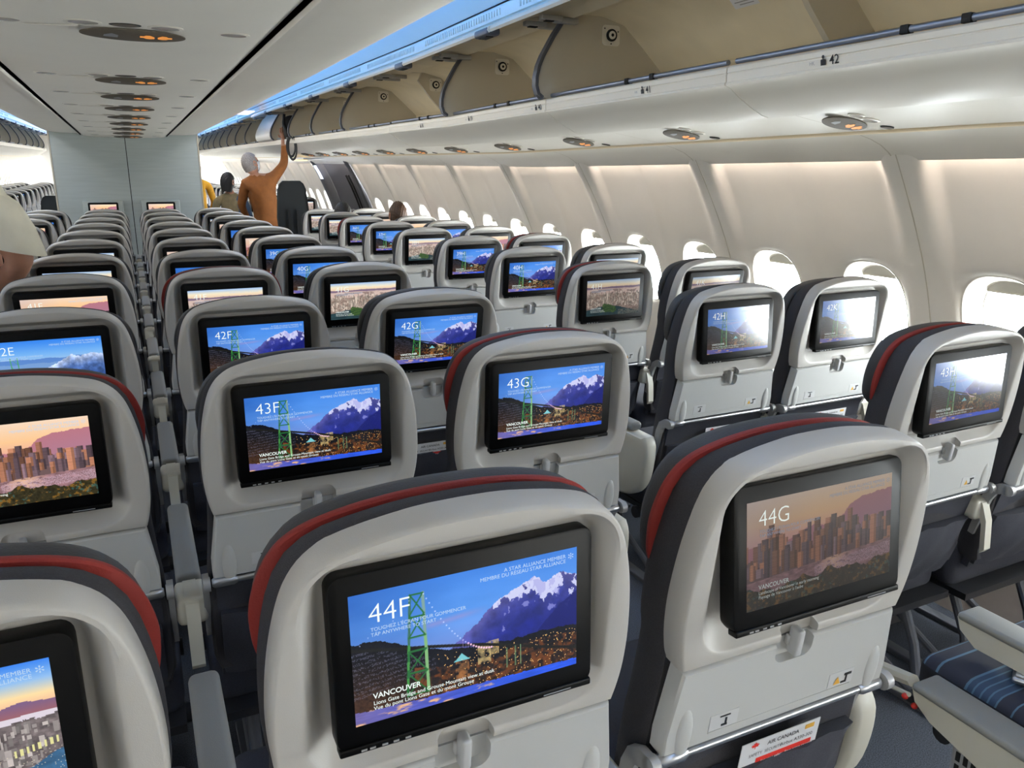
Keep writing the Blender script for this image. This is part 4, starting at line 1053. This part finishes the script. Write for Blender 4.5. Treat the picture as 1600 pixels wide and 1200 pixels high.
def placard(n, y):
    g = G(); k = .0
    me = text_mesh(n, .033, M_ink, 'LEFT', 0, .0003)
    nrm = Vector((-.985, 0, -.17)).normalized(); up = Vector((-.17, 0, .985)).normalized(); X = Vector((0, -1, 0))
    base = Vector((1.6825, y, 1.757+dz(y)))
    def T(a, b, t=.001): return tuple(base+X*a+up*b+nrm*t)
    g.add([T(v.co.x, v.co.y) for v in me.vertices], [tuple(p.vertices) for p in me.polygons], 0)
    # little seated-person pictogram and a pale seat-letter plate
    g.add([T(*q) for q in ((-.030, 0), (-.012, 0), (-.012, .014), (-.018, .016), (-.024, .016), (-.030, .014))], [(0, 1, 2, 3, 4, 5)], 0)
    g.add([T(-.021+.005*math.cos(a*PI/4), .021+.005*math.sin(a*PI/4)) for a in range(8)], [tuple(range(8))], 0)
    
    m2 = text_mesh('HK', .014, M_inklight, 'LEFT'); g.add([T(v.co.x-.070, v.co.y+.004, .0012) for v in m2.vertices], [tuple(p.vertices) for p in m2.polygons], 1)
    o = link('row_placard', g.mesh('p', [M_ink, M_inklight], 0, fix=False)); tagp(o, f'small printed row number {n} on the bin edge', 'sign', 'row number placards')
for n, y in (('42', 1.02), ('41', 1.86), ('40', 2.70), ('39', 3.5), ('38', 4.3)): placard(n, y)

# ---- passenger service channel under the side bins and the light valance
for s, nm in ((1, 'trim_9'), (-1, 'trim_10')):
    g = G(); ysl = [Y0, 4, 8, 12, 17, Y1]
    pf = [(1.862, 1.6535), (2.00, 1.632), (2.128, 1.613)]
    cr = [(2.128, 1.613), (2.134, 1.606), (2.150, 1.603), (2.166, 1.606), (2.170, 1.604)]
    vl = [(2.170, 1.604), (2.22, 1.592), (2.27, 1.574), (2.31, 1.551), (2.338, 1.528), (2.342, 1.524), (2.345, 1.530), (2.30, 1.575), (2.28, 1.60)]
    for P, mi in ((pf, 0), (cr, 1), (vl, 0)):
        g.rings([[(s*x, y, z+dz(y)) for x, z in P] for y in ysl], mi, cap0=False, cap1=False, closed=False)
    k = 1.31-1.066*4
    while k < 12:   # joints
        g.rings([[(s*x, k+q, z+dz(k)-.0012) for x, z in pf] for q in (-.002, .002)], 2, cap0=False, cap1=False, closed=False)
        g.rings([[(s*x, k+q+.02, z+dz(k)-.0012) for x, z in vl[:5]] for q in (-.003, .003)], 2, cap0=False, cap1=False, closed=False)
        k += 1.066
    o = link(nm, g.mesh(nm, [M_bin, M_creamline, M_fin], 40)); tagp(o, kind='structure')

# ---- passenger service units
def psu_meshes():
    M = {}
    g = G(); g.disc((0, 0, 0), .044, 'z', 40, 0, -.004, rx=.135); M['plate'] = g.mesh('sign_plate', M_signplate)
    g = G()
    for s, cx in ((-1, .033), (1, .083)):   # two seat-belt halves
        p = [(-.024, -.010), (-.012, -.010), (-.006, -.019), (.006, -.020), (.020, -.006), (.020, .010), (.006, .014), (-.006, .012), (-.014, .004), (-.024, .004)]
        g.add([(cx-s*a, b, -.0055) for a, b in p], [tuple(range(len(p)))])
    M['lit'] = g.mesh('lit_belt_icon', M_orange, 0)
    g = G(); g.add([(-.055+a, b, -.0055) for a, b in ((-.022, .010), (.014, .014), (.016, -.004), (0, -.016), (-.02, -.004))], [(0, 1, 2, 3, 4)]); M['grey'] = g.mesh('unlit_icon', M_greyicon, 0)
    g = G(); g.disc((0, 0, 0), .036, 'z', 28, 0, -.003, rx=.046); g.disc((0, 0, -.003), .026, 'z', 28, 1, -.001, rx=.036); M['light'] = g.mesh('reading_light', [M_bin, M_lens], 30)
    g = G(); g.disc((0, 0, 0), .030, 'z', 28, 1, -.0025, rx=.040); g.disc((0, 0, -.0026), .024, 'z', 28, 0, -.001, rx=.033); M['vent'] = g.mesh('call_speaker', [M_signplate, M_seam], 30)
    g = G(); g.rings([[(-.235, .0, 0), (-.11, .04, 0), (-.10, -.042, 0)], [(-.22, .0, -.002), (-.11, .037, -.003), (-.10, -.039, -.003)]]); M['wedge'] = g.mesh('oxygen_flap', M_bin, 30)
    return M
PM = psu_meshes()
for i, y in enumerate((8.8, 8.02, 7.22, 6.42, 5.62, 4.82, 4.02, 3.22, 1.97)):
    z = 1.8585
    r = empty('service_panel', (.0, y, z)); tagp(r, f'oval seat belt sign panel on the centre ceiling, {ORD[i+1]} from the bulkhead', 'ceiling sign', 'centre ceiling service panels')
    if i == 8: r['label'] = 'largest oval seat belt sign panel on the centre ceiling'
    p = link('sign_plate', PM['plate'], r, (.035, 0, -.010)); p.rotation_euler = (-.19, 0, 0); link('lit_belt_icon', PM['lit'], p, (.008, 0, 0)).scale = (.85, .8, 1); link('unlit_icon', PM['grey'], p)
    link('oxygen_flap', PM['wedge'], r)
    for x, yo in ((-.085, -.095), (.115, -.085)): link('reading_light', PM['light'], r, (x, yo, .001))
    link('call_speaker', PM['vent'], r, (.015, -.09, .001))
    for x in (-.27, .30): link('reading_light', PM['light'], r, (x, -.02, .006))
def side_z(x): return 1.6535+(1.632-1.6535)*(x-1.862)/(2.0-1.862)
for s in (1, -1):
    for i in range(14):
        y = 1.21+.8066*i-(.8066*3)
        if s < 0 and y < 8: continue
        if y < -1 and s > 0: continue
        r = empty('service_panel', (s*1.965, y, side_z(1.965)+dz(y)-.0005)); r.rotation_euler = (0, s*.152, 0)
        tagp(r, (f'oval seat belt sign panel under the window-side bins, {ORD[i+1]} from the tail' if s > 0 else f'far-side oval seat belt sign panel under the bins, number {i+1} from the tail'), 'ceiling sign', 'side service panels')
        p = link('sign_plate', PM['plate'], r, (0, 0, 0)); p.scale = (.62, 1.0, 1); p.rotation_euler = (-.20, 0, 0); p.location = (0, 0, -.009); link('lit_belt_icon', PM['lit'], p); link('unlit_icon', PM['grey'], p)
        q = link('reading_light', PM['light'], r, (.02*s, -.075, 0)); q.scale = (.7, .7, 1)
        q = link('reading_light', PM['light'], r, (-.05, -.085, 0)); q.scale = (.6, .6, 1)
        q = link('call_speaker', PM['vent'], r, (.125*s, -.05, 0)); q.scale = (.55, .6, 1)

# ---- forward bulkhead with two wall monitors
BY = 9.33
g = G(); g.box(-.72, -.004, BY, BY+2.4, 0, 2.12); g.box(.004, .735, BY, BY+2.4, 0, 2.12); g.box(-.004, .004, BY+.01, BY+2.3, 0, 2.1, 1)
g.box(.737, .752, BY-.004, BY+.03, 0, 2.12, 2); g.box(-.737, -.722, BY-.004, BY+.03, 0, 2.12, 2)
o = link('wall_bulkhead', g.mesh('wall_bulkhead', [M_bulk, M_seam, M_fin], 0)); tagp(o, kind='structure')
for x, t in ((-.29, 'far'), (.29, 'near')):
    r = empty('wall_monitor', (x, BY, 1.02)); tagp(r, f'small monitor on the bulkhead, {t} side of the centre joint', 'monitor', 'bulkhead monitors')
    g = G(); g.box(-.20, .20, -.05, 0, -.35, .175, 0, .012); link('monitor_panel', g.mesh('p', M_bulk), r)
    mm = link('monitor_case', SM['case'], r, (0, -.052, .06)); s_ = link('screen_picture', PIC['sunset'], mm, (0, -.003, 0)); s_.color = (1.1, 1.1, 1.1, 1)

# ---- crew seats with tall dark backs by the exit
def crew_seat(x, y, lab, kz=1):
    r = empty('crew_seat', (x, y, 0)); r.scale = (1, 1, kz); tagp(r, lab, 'seat')
    P = [(-.155, 0), (-.175, .30), (-.150, .60), (-.125, .66), (-.09, .69), (.09, .69), (.125, .66), (.150, .60), (.175, .30), (.155, 0)]
    g = G(); g.rings([[(px*k, d, .72+pz) for px, pz in P] for d, k in ((0, .97), (-.012, 1), (.05, 1), (.07, .95))]); link('backrest', g.mesh('b', M_crew), r)
    g = G(); g.box(-.21, .21, -.02, .45, .40, .72, 0, .03); link('seat_box', g.mesh('b', M_crew), r)
    g = G(); g.box(-.06, -.03, -.016, -.012, .74, 1.10); g.box(.03, .06, -.016, -.012, .74, 1.10); link('harness_strap', g.mesh('b', M_strap, 0), r)
    g = G(); g.box(-.19, .19, .05, .40, 0, .40, 0, .01); link('seat_base', g.mesh('b', M_under), r)
crew_seat(1.60, 8.45, 'tall dark crew seat back standing beside the person in rust jacket')
crew_seat(-.98, 12.2, 'dark crew seat beside the far edge of the bulkhead', .84)

# small lit lamps on the aisle ceiling and by the exit
g = G(); g.box(1.16, 1.42, 9.5, 10.1, 2.19, 2.20, 0, .004); o = link('ceiling_lamp', g.mesh('l', M_pinklit)); tagp(o, 'small pale lit lamp panel on the blue aisle ceiling', 'lamp')
g = G(); g.box(2.02, 2.14, 10.2, 10.5, 1.655, 1.665, 0, .003); o = link('exit_lamp', g.mesh('l', M_warmlit)); tagp(o, 'small warm lit lamp over the exit door', 'lamp')

# ------------------------------------------------------------------ people
def skin_body(name, J, E_, matf, mats, sub=2):
    """J: name -> (x, y, z, r); E_: pairs; one continuous skinned surface"""
    me = bpy.data.meshes.new(name); names = list(J); me.from_pydata([J[n][:3] for n in names], [(names.index(a), names.index(b)) for a, b in E_], [])
    o = bpy.data.objects.new('t', me); C.objects.link(o)
    md = o.modifiers.new('s', 'SKIN'); md.use_smooth_shade = True
    b = bmesh.new(); b.from_mesh(me); sk = b.verts.layers.skin.verify(); b.verts.ensure_lookup_table()
    for i, n in enumerate(names):
        r = J[n][3]; b.verts[i][sk].radius = (r, r); b.verts[i][sk].use_root = (n == 'pelvis')
    b.to_mesh(me); b.free()
    s = o.modifiers.new('u', 'SUBSURF'); s.levels = sub; s.render_levels = sub
    dg = bpy.context.evaluated_depsgraph_get(); dg.update()
    r = bpy.data.meshes.new_from_object(o.evaluated_get(dg)); bpy.data.objects.remove(o)
    r.materials.clear()
    for m in mats: r.materials.append(m)
    for p in r.polygons: p.material_index = matf(p.center); p.use_smooth = True
    return r
def hand_joints(J, E_, pre, wrist, d, side, spread, r=.008):
    """palm plus five bent fingers growing along d; side: thumb side; spread: across the palm"""
    W_ = Vector(wrist); d = Vector(d).normalized(); side = Vector(side).normalized(); nrm = d.cross(side).normalized()
    J[pre+'palm'] = (*(W_+d*.05), .026); E_.append((pre+'wrist', pre+'palm'))
    for k, (off, L) in enumerate(((-.030, .060), (-.010, .075), (.010, .072), (.028, .055))):
        a = W_+d*.085-side*off*-1*-1; b = a+d*L*.45+nrm*.012; c = b+d*L*.35+nrm*.028
        for q, (p, rr) in enumerate(((a, .0095), (b, .0085), (c, .007))): J[f'{pre}f{k}{q}'] = (*p, rr)
        E_ += [(pre+'palm', f'{pre}f{k}0'), (f'{pre}f{k}0', f'{pre}f{k}1'), (f'{pre}f{k}1', f'{pre}f{k}2')]
    a = W_+d*.03+side*.035; b = a+d*.03+side*.022+nrm*.01; J[pre+'t0'] = (*a, .011); J[pre+'t1'] = (*b, .009); E_ += [(pre+'palm', pre+'t0'), (pre+'t0', pre+'t1')]
def head(name, c, face, up, hairm, skinm, parent, length=0.0, mask=False, bald=False):
    """head with brow, nose, mouth, ears; hair as a child shell"""
    f = Vector(face).normalized(); u = Vector(up); u = (u-f*u.dot(f)).normalized(); rgt = f.cross(u)
    bm = bmesh.new(); bmesh.ops.create_icosphere(bm, subdivisions=5, radius=1)
    def place(q): return Vector(c)+rgt*q.x+f*q.y+u*q.z
    def shape(p):
        x, y, z = p
        q = Vector((x*.077, y*.098, z*.118))
        if z < -.1: q.x *= 1-.30*(-z-.1); q.y -= .010*(-z-.1) if y < 0 else 0
        if y > .5:
            q.y += .022*math.exp(-(x/.16)**2-((z+.08)/.22)**2)           # nose
            q.y -= .010*math.exp(-((abs(x)-.38)/.18)**2-((z-.10)/.14)**2)  # eyes
            q.y += .006*math.exp(-((z-.30)/.12)**2)                        # brow
            q.y += .006*math.exp(-(x/.28)**2-((z+.48)/.08)**2)             # lips
            q.y += .010*math.exp(-(x/.3)**2-((z+.82)/.18)**2)              # chin
        return q
    for v in bm.verts: v.co = place(shape(v.co))
    g = G(); g.bm(bm)
    for s in (-1, 1):
        g.rings([[place(Vector((s*(.074+.014*t), -.004+.020*k*math.cos(a), -.004+.033*k*math.sin(a)))) for a in [2*PI*q/14 for q in range(14)]] for t, k in ((0, .8), (.7, 1.05), (1, .9), (.7, .5))])
        e = place(Vector((s*.030, .086, .012)))
        b2 = bmesh.new(); bmesh.ops.create_icosphere(b2, subdivisions=2, radius=.0075); bmesh.ops.translate(b2, vec=e, verts=b2.verts[:]); g.bm(b2, 1)
    ho = link(name, g.mesh('h', [skinm, M_seam], 60), parent)
    g = G(); bm = bmesh.new(); bmesh.ops.create_icosphere(bm, subdivisions=5, radius=1)
    for v in bm.verts:
        q = shape(v.co); k = 1.10+.035*math.sin(v.co.x*23+v.co.z*9)*math.sin(v.co.z*17+v.co.y*11)
        v.co = Vector((q.x*k, q.y*k, q.z*k+(-length if v.co.z < -.15 and v.co.y < .1 else 0)*min(1, -(v.co.z+.15)*2)))
    kill = [v for v in bm.verts if (v.co.y > .045 and v.co.z < .065) or (v.co.z < (-.075-length) ) or (v.co.y > .015 and v.co.z < -.0 and abs(v.co.x) > .05 and length == 0)]
    bmesh.ops.delete(bm, geom=kill, context='VERTS')
    for v in bm.verts: v.co = place(v.co)
    g.bm(bm); link('hair', g.mesh('hr', hairm, 60, fix=True), ho)
    if mask:
        g = G(); bm = bmesh.new(); bmesh.ops.create_icosphere(bm, subdivisions=4, radius=1)
        for v in bm.verts: q = shape(v.co); v.co = q*1.10 if v.co.y > 0 else q*1.04
        bmesh.ops.delete(bm, geom=[v for v in bm.verts if v.co.z > .012 or v.co.y < .02 and abs(v.co.z+.02) > .012 or v.co.z < -.112], context='VERTS')
        for v in bm.verts: v.co = place(v.co)
        g.bm(bm); link('face_mask', g.mesh('m', M_mask, 60), ho)
    return ho
# person in the rust jacket, arm raised into the bin
px = empty('person', (1.38, 9.05, 0)); tagp(px, 'person in rust brown jacket and white mask reaching up into an overhead bin', 'person')
J = dict(pelvis=(1.42, 9.05, .93, .145), waist=(1.40, 9.04, 1.08, .155), chest=(1.36, 9.03, 1.25, .170), upper=(1.34, 9.02, 1.385, .125), neck=(1.30, 9.03, 1.475, .052), headb=(1.285, 9.04, 1.53, .05),
         lsh=(1.19, 9.05, 1.37, .070), lel=(1.13, 9.12, 1.12, .050), lwrist=(1.22, 9.22, .93, .030),
         rsh=(1.50, 9.00, 1.43, .072), rel=(1.640, 9.0, 1.60, .052), rfa=(1.650, 9.0, 1.76, .040), rwrist=(1.645, 9.0, 1.865, .028),
         lhip=(1.34, 9.05, .86, .095), lkn=(1.33, 9.05, .48, .065), lan=(1.33, 9.07, .09, .045), lto=(1.31, 8.95, .045, .040),
         rhip=(1.51, 9.05, .86, .095), rkn=(1.51, 9.08, .48, .065), ran=(1.50, 9.12, .09, .045), rto=(1.50, 9.0, .045, .040))
E_ = [('pelvis', 'waist'), ('waist', 'chest'), ('chest', 'upper'), ('upper', 'neck'), ('neck', 'headb'), ('upper', 'lsh'), ('lsh', 'lel'), ('lel', 'lwrist'), ('upper', 'rsh'), ('rsh', 'rel'), ('rel', 'rfa'), ('rfa', 'rwrist'),
      ('pelvis', 'lhip'), ('lhip', 'lkn'), ('lkn', 'lan'), ('lan', 'lto'), ('pelvis', 'rhip'), ('rhip', 'rkn'), ('rkn', 'ran'), ('ran', 'rto')]
hand_joints(J, E_, 'r', (1.645, 9.0, 1.865), (0, 0, 1), (-1, 0, .0), 1); hand_joints(J, E_, 'l', (1.22, 9.22, .93), (.3, .3, -1), (1, 0, 0), 1)
def mf(c):
    if c.z > 1.46 and c.x < 1.42: return 1
    if c.z > 1.80: return 1
    if c.z < .95 and c.x < 1.27 and c.y > 9.16: return 1
    if c.z < .86: return 2 if c.z > .07 else 3
    return 0
link('body', skin_body('p1', J, E_, mf, [M_jacket, M_skin, M_trouser, M_strap]), px).matrix_parent_inverse = px.matrix_world.inverted()
bpy.context.view_layer.update()
for ch in px.children: ch.matrix_parent_inverse = Matrix.Translation(-px.location)
hh = head('head', (1.262-px.location.x, 9.03-px.location.y, 1.595), (.75, .45, .30), (-.25, 0, 1), M_hairgrey, M_skin, px, mask=True)
px.location = (1.38+.03, 9.05+.22, 0)
def person(lab, J, E_, mf, mats, hc, face, up, hm, sm, root, length=0.0, hname='head'):
    r = empty('person', root); tagp(r, lab, 'person')
    b = link('body', skin_body('p', J, E_, mf, mats), r); b.matrix_parent_inverse = Matrix.Translation(-Vector(root))
    if hc: head(hname, Vector(hc)-Vector(root), face, up, hm, sm, r, length)
    return r
def std_body(x, y, top, lean=(0, 0), k=1.0, sit=None, facing=1, H=.60):
    """joints of a plain figure: shoulders across x, head base at top"""
    t = top; lx, ly = lean
    z0 = t-H; q_ = H/.60
    J = dict(pelvis=(x, y, z0, .14*k), waist=(x+lx*.3, y+ly*.3, z0+.15*q_, .13*k), chest=(x+lx*.7, y+ly*.7, z0+.33*q_, .15*k), upper=(x+lx*.9, y+ly*.9, z0+.46*q_, .105*k), neck=(x+lx, y+ly, z0+.55*q_, .05), headb=(x+lx, y+ly, t, .048),
             lsh=(x+lx*.9-.17, y+ly*.9, z0+.44*q_, .062), lel=(x+lx*.6-.23, y+ly*.6+.05*facing, z0+.19*q_, .046), lwrist=(x-.19, y+.22*facing, z0+.05, .028),
             rsh=(x+lx*.9+.17, y+ly*.9, z0+.44*q_, .062), rel=(x+lx*.6+.23, y+ly*.6+.05*facing, z0+.19*q_, .046), rwrist=(x+.19, y+.22*facing, z0+.05, .028))
    E_ = [('pelvis', 'waist'), ('waist', 'chest'), ('chest', 'upper'), ('upper', 'neck'), ('neck', 'headb'), ('upper', 'lsh'), ('lsh', 'lel'), ('lel', 'lwrist'), ('upper', 'rsh'), ('rsh', 'rel'), ('rel', 'rwrist')]
    for s, q in (('l', -1), ('r', 1)):
        if sit is None:
            J[s+'hip'] = (x+q*.09, y, z0-.07, .09*k); J[s+'kn'] = (x+q*.09, y+.01, z0*.53, .062); J[s+'an'] = (x+q*.09, y, .09, .042); J[s+'to'] = (x+q*.09, y+.12*facing, .045, .038)
        else:
            J[s+'hip'] = (x+q*.09, y+.06, z0-.02, .09*k); J[s+'kn'] = (x+q*.10, y+.45, z0+.0, .065); J[s+'an'] = (x+q*.10, y+.45, .09, .042); J[s+'to'] = (x+q*.10, y+.57, .045, .038)
        E_ += [('pelvis', s+'hip'), (s+'hip', s+'kn'), (s+'kn', s+'an'), (s+'an', s+'to')]
    hand_joints(J, E_, 'l', J['lwrist'][:3], (.1, facing, -.1), (1, 0, 0), 1); hand_joints(J, E_, 'r', J['rwrist'][:3], (-.1, facing, -.1), (-1, 0, 0), 1)
    return J, E_
# stooping person behind
J, E_ = std_body(1.20, 10.55, 1.30, (-.03, -.04), .95, facing=1)
J['rwrist'] = (1.36, 10.7, .80, .028)
person('dark-haired person in tan coat and blue denim stooping behind the rust jacket', J, E_, lambda c: (2 if c.z < .72 else (3 if c.x > 1.24 and c.z < 1.2 else (1 if c.z > 1.24 else 0))), [M_tan, M_skin, M_trouser, M_denim],
       (1.15, 10.48, 1.38), (.6, .75, -.1), (0, 0, 1), M_hairdark, M_skin, (1.20, 10.55, 0), length=.06)
# person with mustard top half hidden by the bulkhead
J, E_ = std_body(.90, 12.3, 1.48, (0, 0), .95, facing=1)
person('person in mustard top half hidden behind the bulkhead edge', J, E_, lambda c: (2 if c.z < .95 else (1 if c.z > 1.42 else 0)), [M_yellow, M_skin, M_trouser], (.90, 12.3, 1.57), (-.2, 1, 0), (0, 0, 1), M_hairdark, M_skin2, (.90, 12.3, 0), length=.05)
# seated people, only the crowns of their heads above the seats
for lab, x, y, hm, top in (('seated person with dark hair showing above the seat reading 35H', 1.87, 7.28, M_hairdark, 1.015), ('seated person with brown hair showing above a window seat', 2.23, 6.62, M_hairbrown, 1.035)):
    J, E_ = std_body(x, y, top, (0, -.02), .8, sit=True, H=.43)
    person(lab, J, E_, lambda c: (1 if c.z > .98 else 0) if c.y < y+.2 else (2 if c.z > .09 else 3), [M_denim, M_skin2, M_trouser, M_strap], (x, y, top+.075), (0, 1, 0), (0, 0, 1), hm, M_skin2, (x, y, 0))
# person in the cream shirt, cut by the left picture edge: right upper arm and bent elbow in view
sx = empty('person', (-.66, 2.95, 0)); tagp(sx, 'person in cream short-sleeved shirt, cut by the picture edge, elbow bent', 'person')
J = dict(pelvis=(-.66, 3.03, .93, .15), waist=(-.64, 2.98, 1.08, .165), chest=(-.65, 2.93, 1.27, .175), upper=(-.68, 2.92, 1.41, .12), neck=(-.69, 2.93, 1.52, .056), headb=(-.69, 2.95, 1.57, .052),
         rsh=(-.50, 2.88, 1.385, .080), rua=(-.445, 2.86, 1.27, .071), rel=(-.415, 2.84, 1.150, .050), rfa=(-.50, 2.94, 1.06, .044), rwrist=(-.62, 3.12, .99, .030),
         lsh=(-.88, 2.95, 1.385, .075), lel=(-.96, 2.98, 1.12, .052), lwrist=(-.90, 3.18, 1.0, .030),
         lhip=(-.77, 3.06, .86, .092), lkn=(-.77, 3.09, .48, .062), lan=(-.77, 3.06, .09, .045), lto=(-.77, 3.18, .045, .04), rhip=(-.59, 3.06, .86, .092), rkn=(-.59, 3.09, .48, .062), ran=(-.59, 3.06, .09, .045), rto=(-.59, 3.18, .045, .04))
E_ = [('pelvis', 'waist'), ('waist', 'chest'), ('chest', 'upper'), ('upper', 'neck'), ('neck', 'headb'), ('upper', 'rsh'), ('rsh', 'rua'), ('rua', 'rel'), ('rel', 'rfa'), ('rfa', 'rwrist'), ('upper', 'lsh'), ('lsh', 'lel'), ('lel', 'lwrist'),
      ('pelvis', 'lhip'), ('lhip', 'lkn'), ('lkn', 'lan'), ('lan', 'lto'), ('pelvis', 'rhip'), ('rhip', 'rkn'), ('rkn', 'ran'), ('ran', 'rto')]
hand_joints(J, E_, 'r', J['rwrist'][:3], (-.5, .8, -.3), (0, .2, 1), 1); hand_joints(J, E_, 'l', J['lwrist'][:3], (.3, .8, -.3), (0, .2, 1), 1)
def mfs(c):
    if c.z > 1.49: return 1
    if c.x > -.56 and c.z < 1.21-.25*(c.x+.42): return 1
    if c.x > -.60 and c.z < 1.05: return 1 if c.z > .93 and c.y > 3.0 else 2
    if c.z < 1.02 and c.y > 3.05: return 1
    if c.x < -.88 and c.z < 1.22: return 1
    return 2 if c.z < .92 else 0
b = link('body', skin_body('ps', J, E_, mfs, [M_shirt, M_skin, M_trouser]), sx); b.matrix_parent_inverse = Matrix.Translation(-sx.location)
g = G()   # wide sleeve hanging from the shoulder to above the elbow
rs = []
for (x, y, z, r_) in ((-.53, 2.885, 1.43, .080), (-.495, 2.88, 1.39, .096), (-.455, 2.865, 1.30, .098), (-.435, 2.86, 1.225, .098), (-.43, 2.857, 1.195, .099), (-.43, 2.857, 1.196, .090), (-.455, 2.865, 1.28, .085)):
    rs.append([(x-sx.location.x+r_*math.cos(a)*(1+.04*math.sin(3*a)), y-sx.location.y+r_*math.sin(a), z-.25*r_*math.cos(a)) for a in [2*PI*q/28 for q in range(28)]])
g.rings(rs, cap1=False); link('shirt_sleeve', g.mesh('sl', M_shirt, 60), sx)
head('head', (-.69-sx.location.x, 2.97-sx.location.y, 1.65), (0, 1, .1), (0, 0, 1), M_hairgrey, M_skin, sx)
# ---- the black bag in the bin with its hanging straps
bg = empty('backpack', (1.80, 9.15, 1.80+dz(9.2)-.006)); tagp(bg, 'black backpack in the overhead bin with straps hanging out', 'bag')
g = G(); g.box(-.12, .20, -.16, .16, 0, .26, 0, .06); link('bag_body', g.mesh('b', M_bag), bg)
g = G()
for o_, L in ((0, .20), (.05, .17)):
    pts = []
    for k in range(25):
        a = 2*PI*k/24; pts.append((-.13+.05*math.cos(a)*.5, -.50+o_*1.6-.11*math.cos(a), .02-L/2+.0+(L*.62)*math.sin(a)-.03))
    g.tube(pts[:-1], .014, 8, closed=True, flat=.6)
g.tube([(-.12, -.45, .08), (-.10, -.35, .12), (-.08, -.15, .16)], .014, 8); g.tube([(-.10, -.13, .05), (-.14, -.12, .16), (-.13, -.13, .27)], .016, 8)
link('bag_strap', g.mesh('b', M_strap), bg)
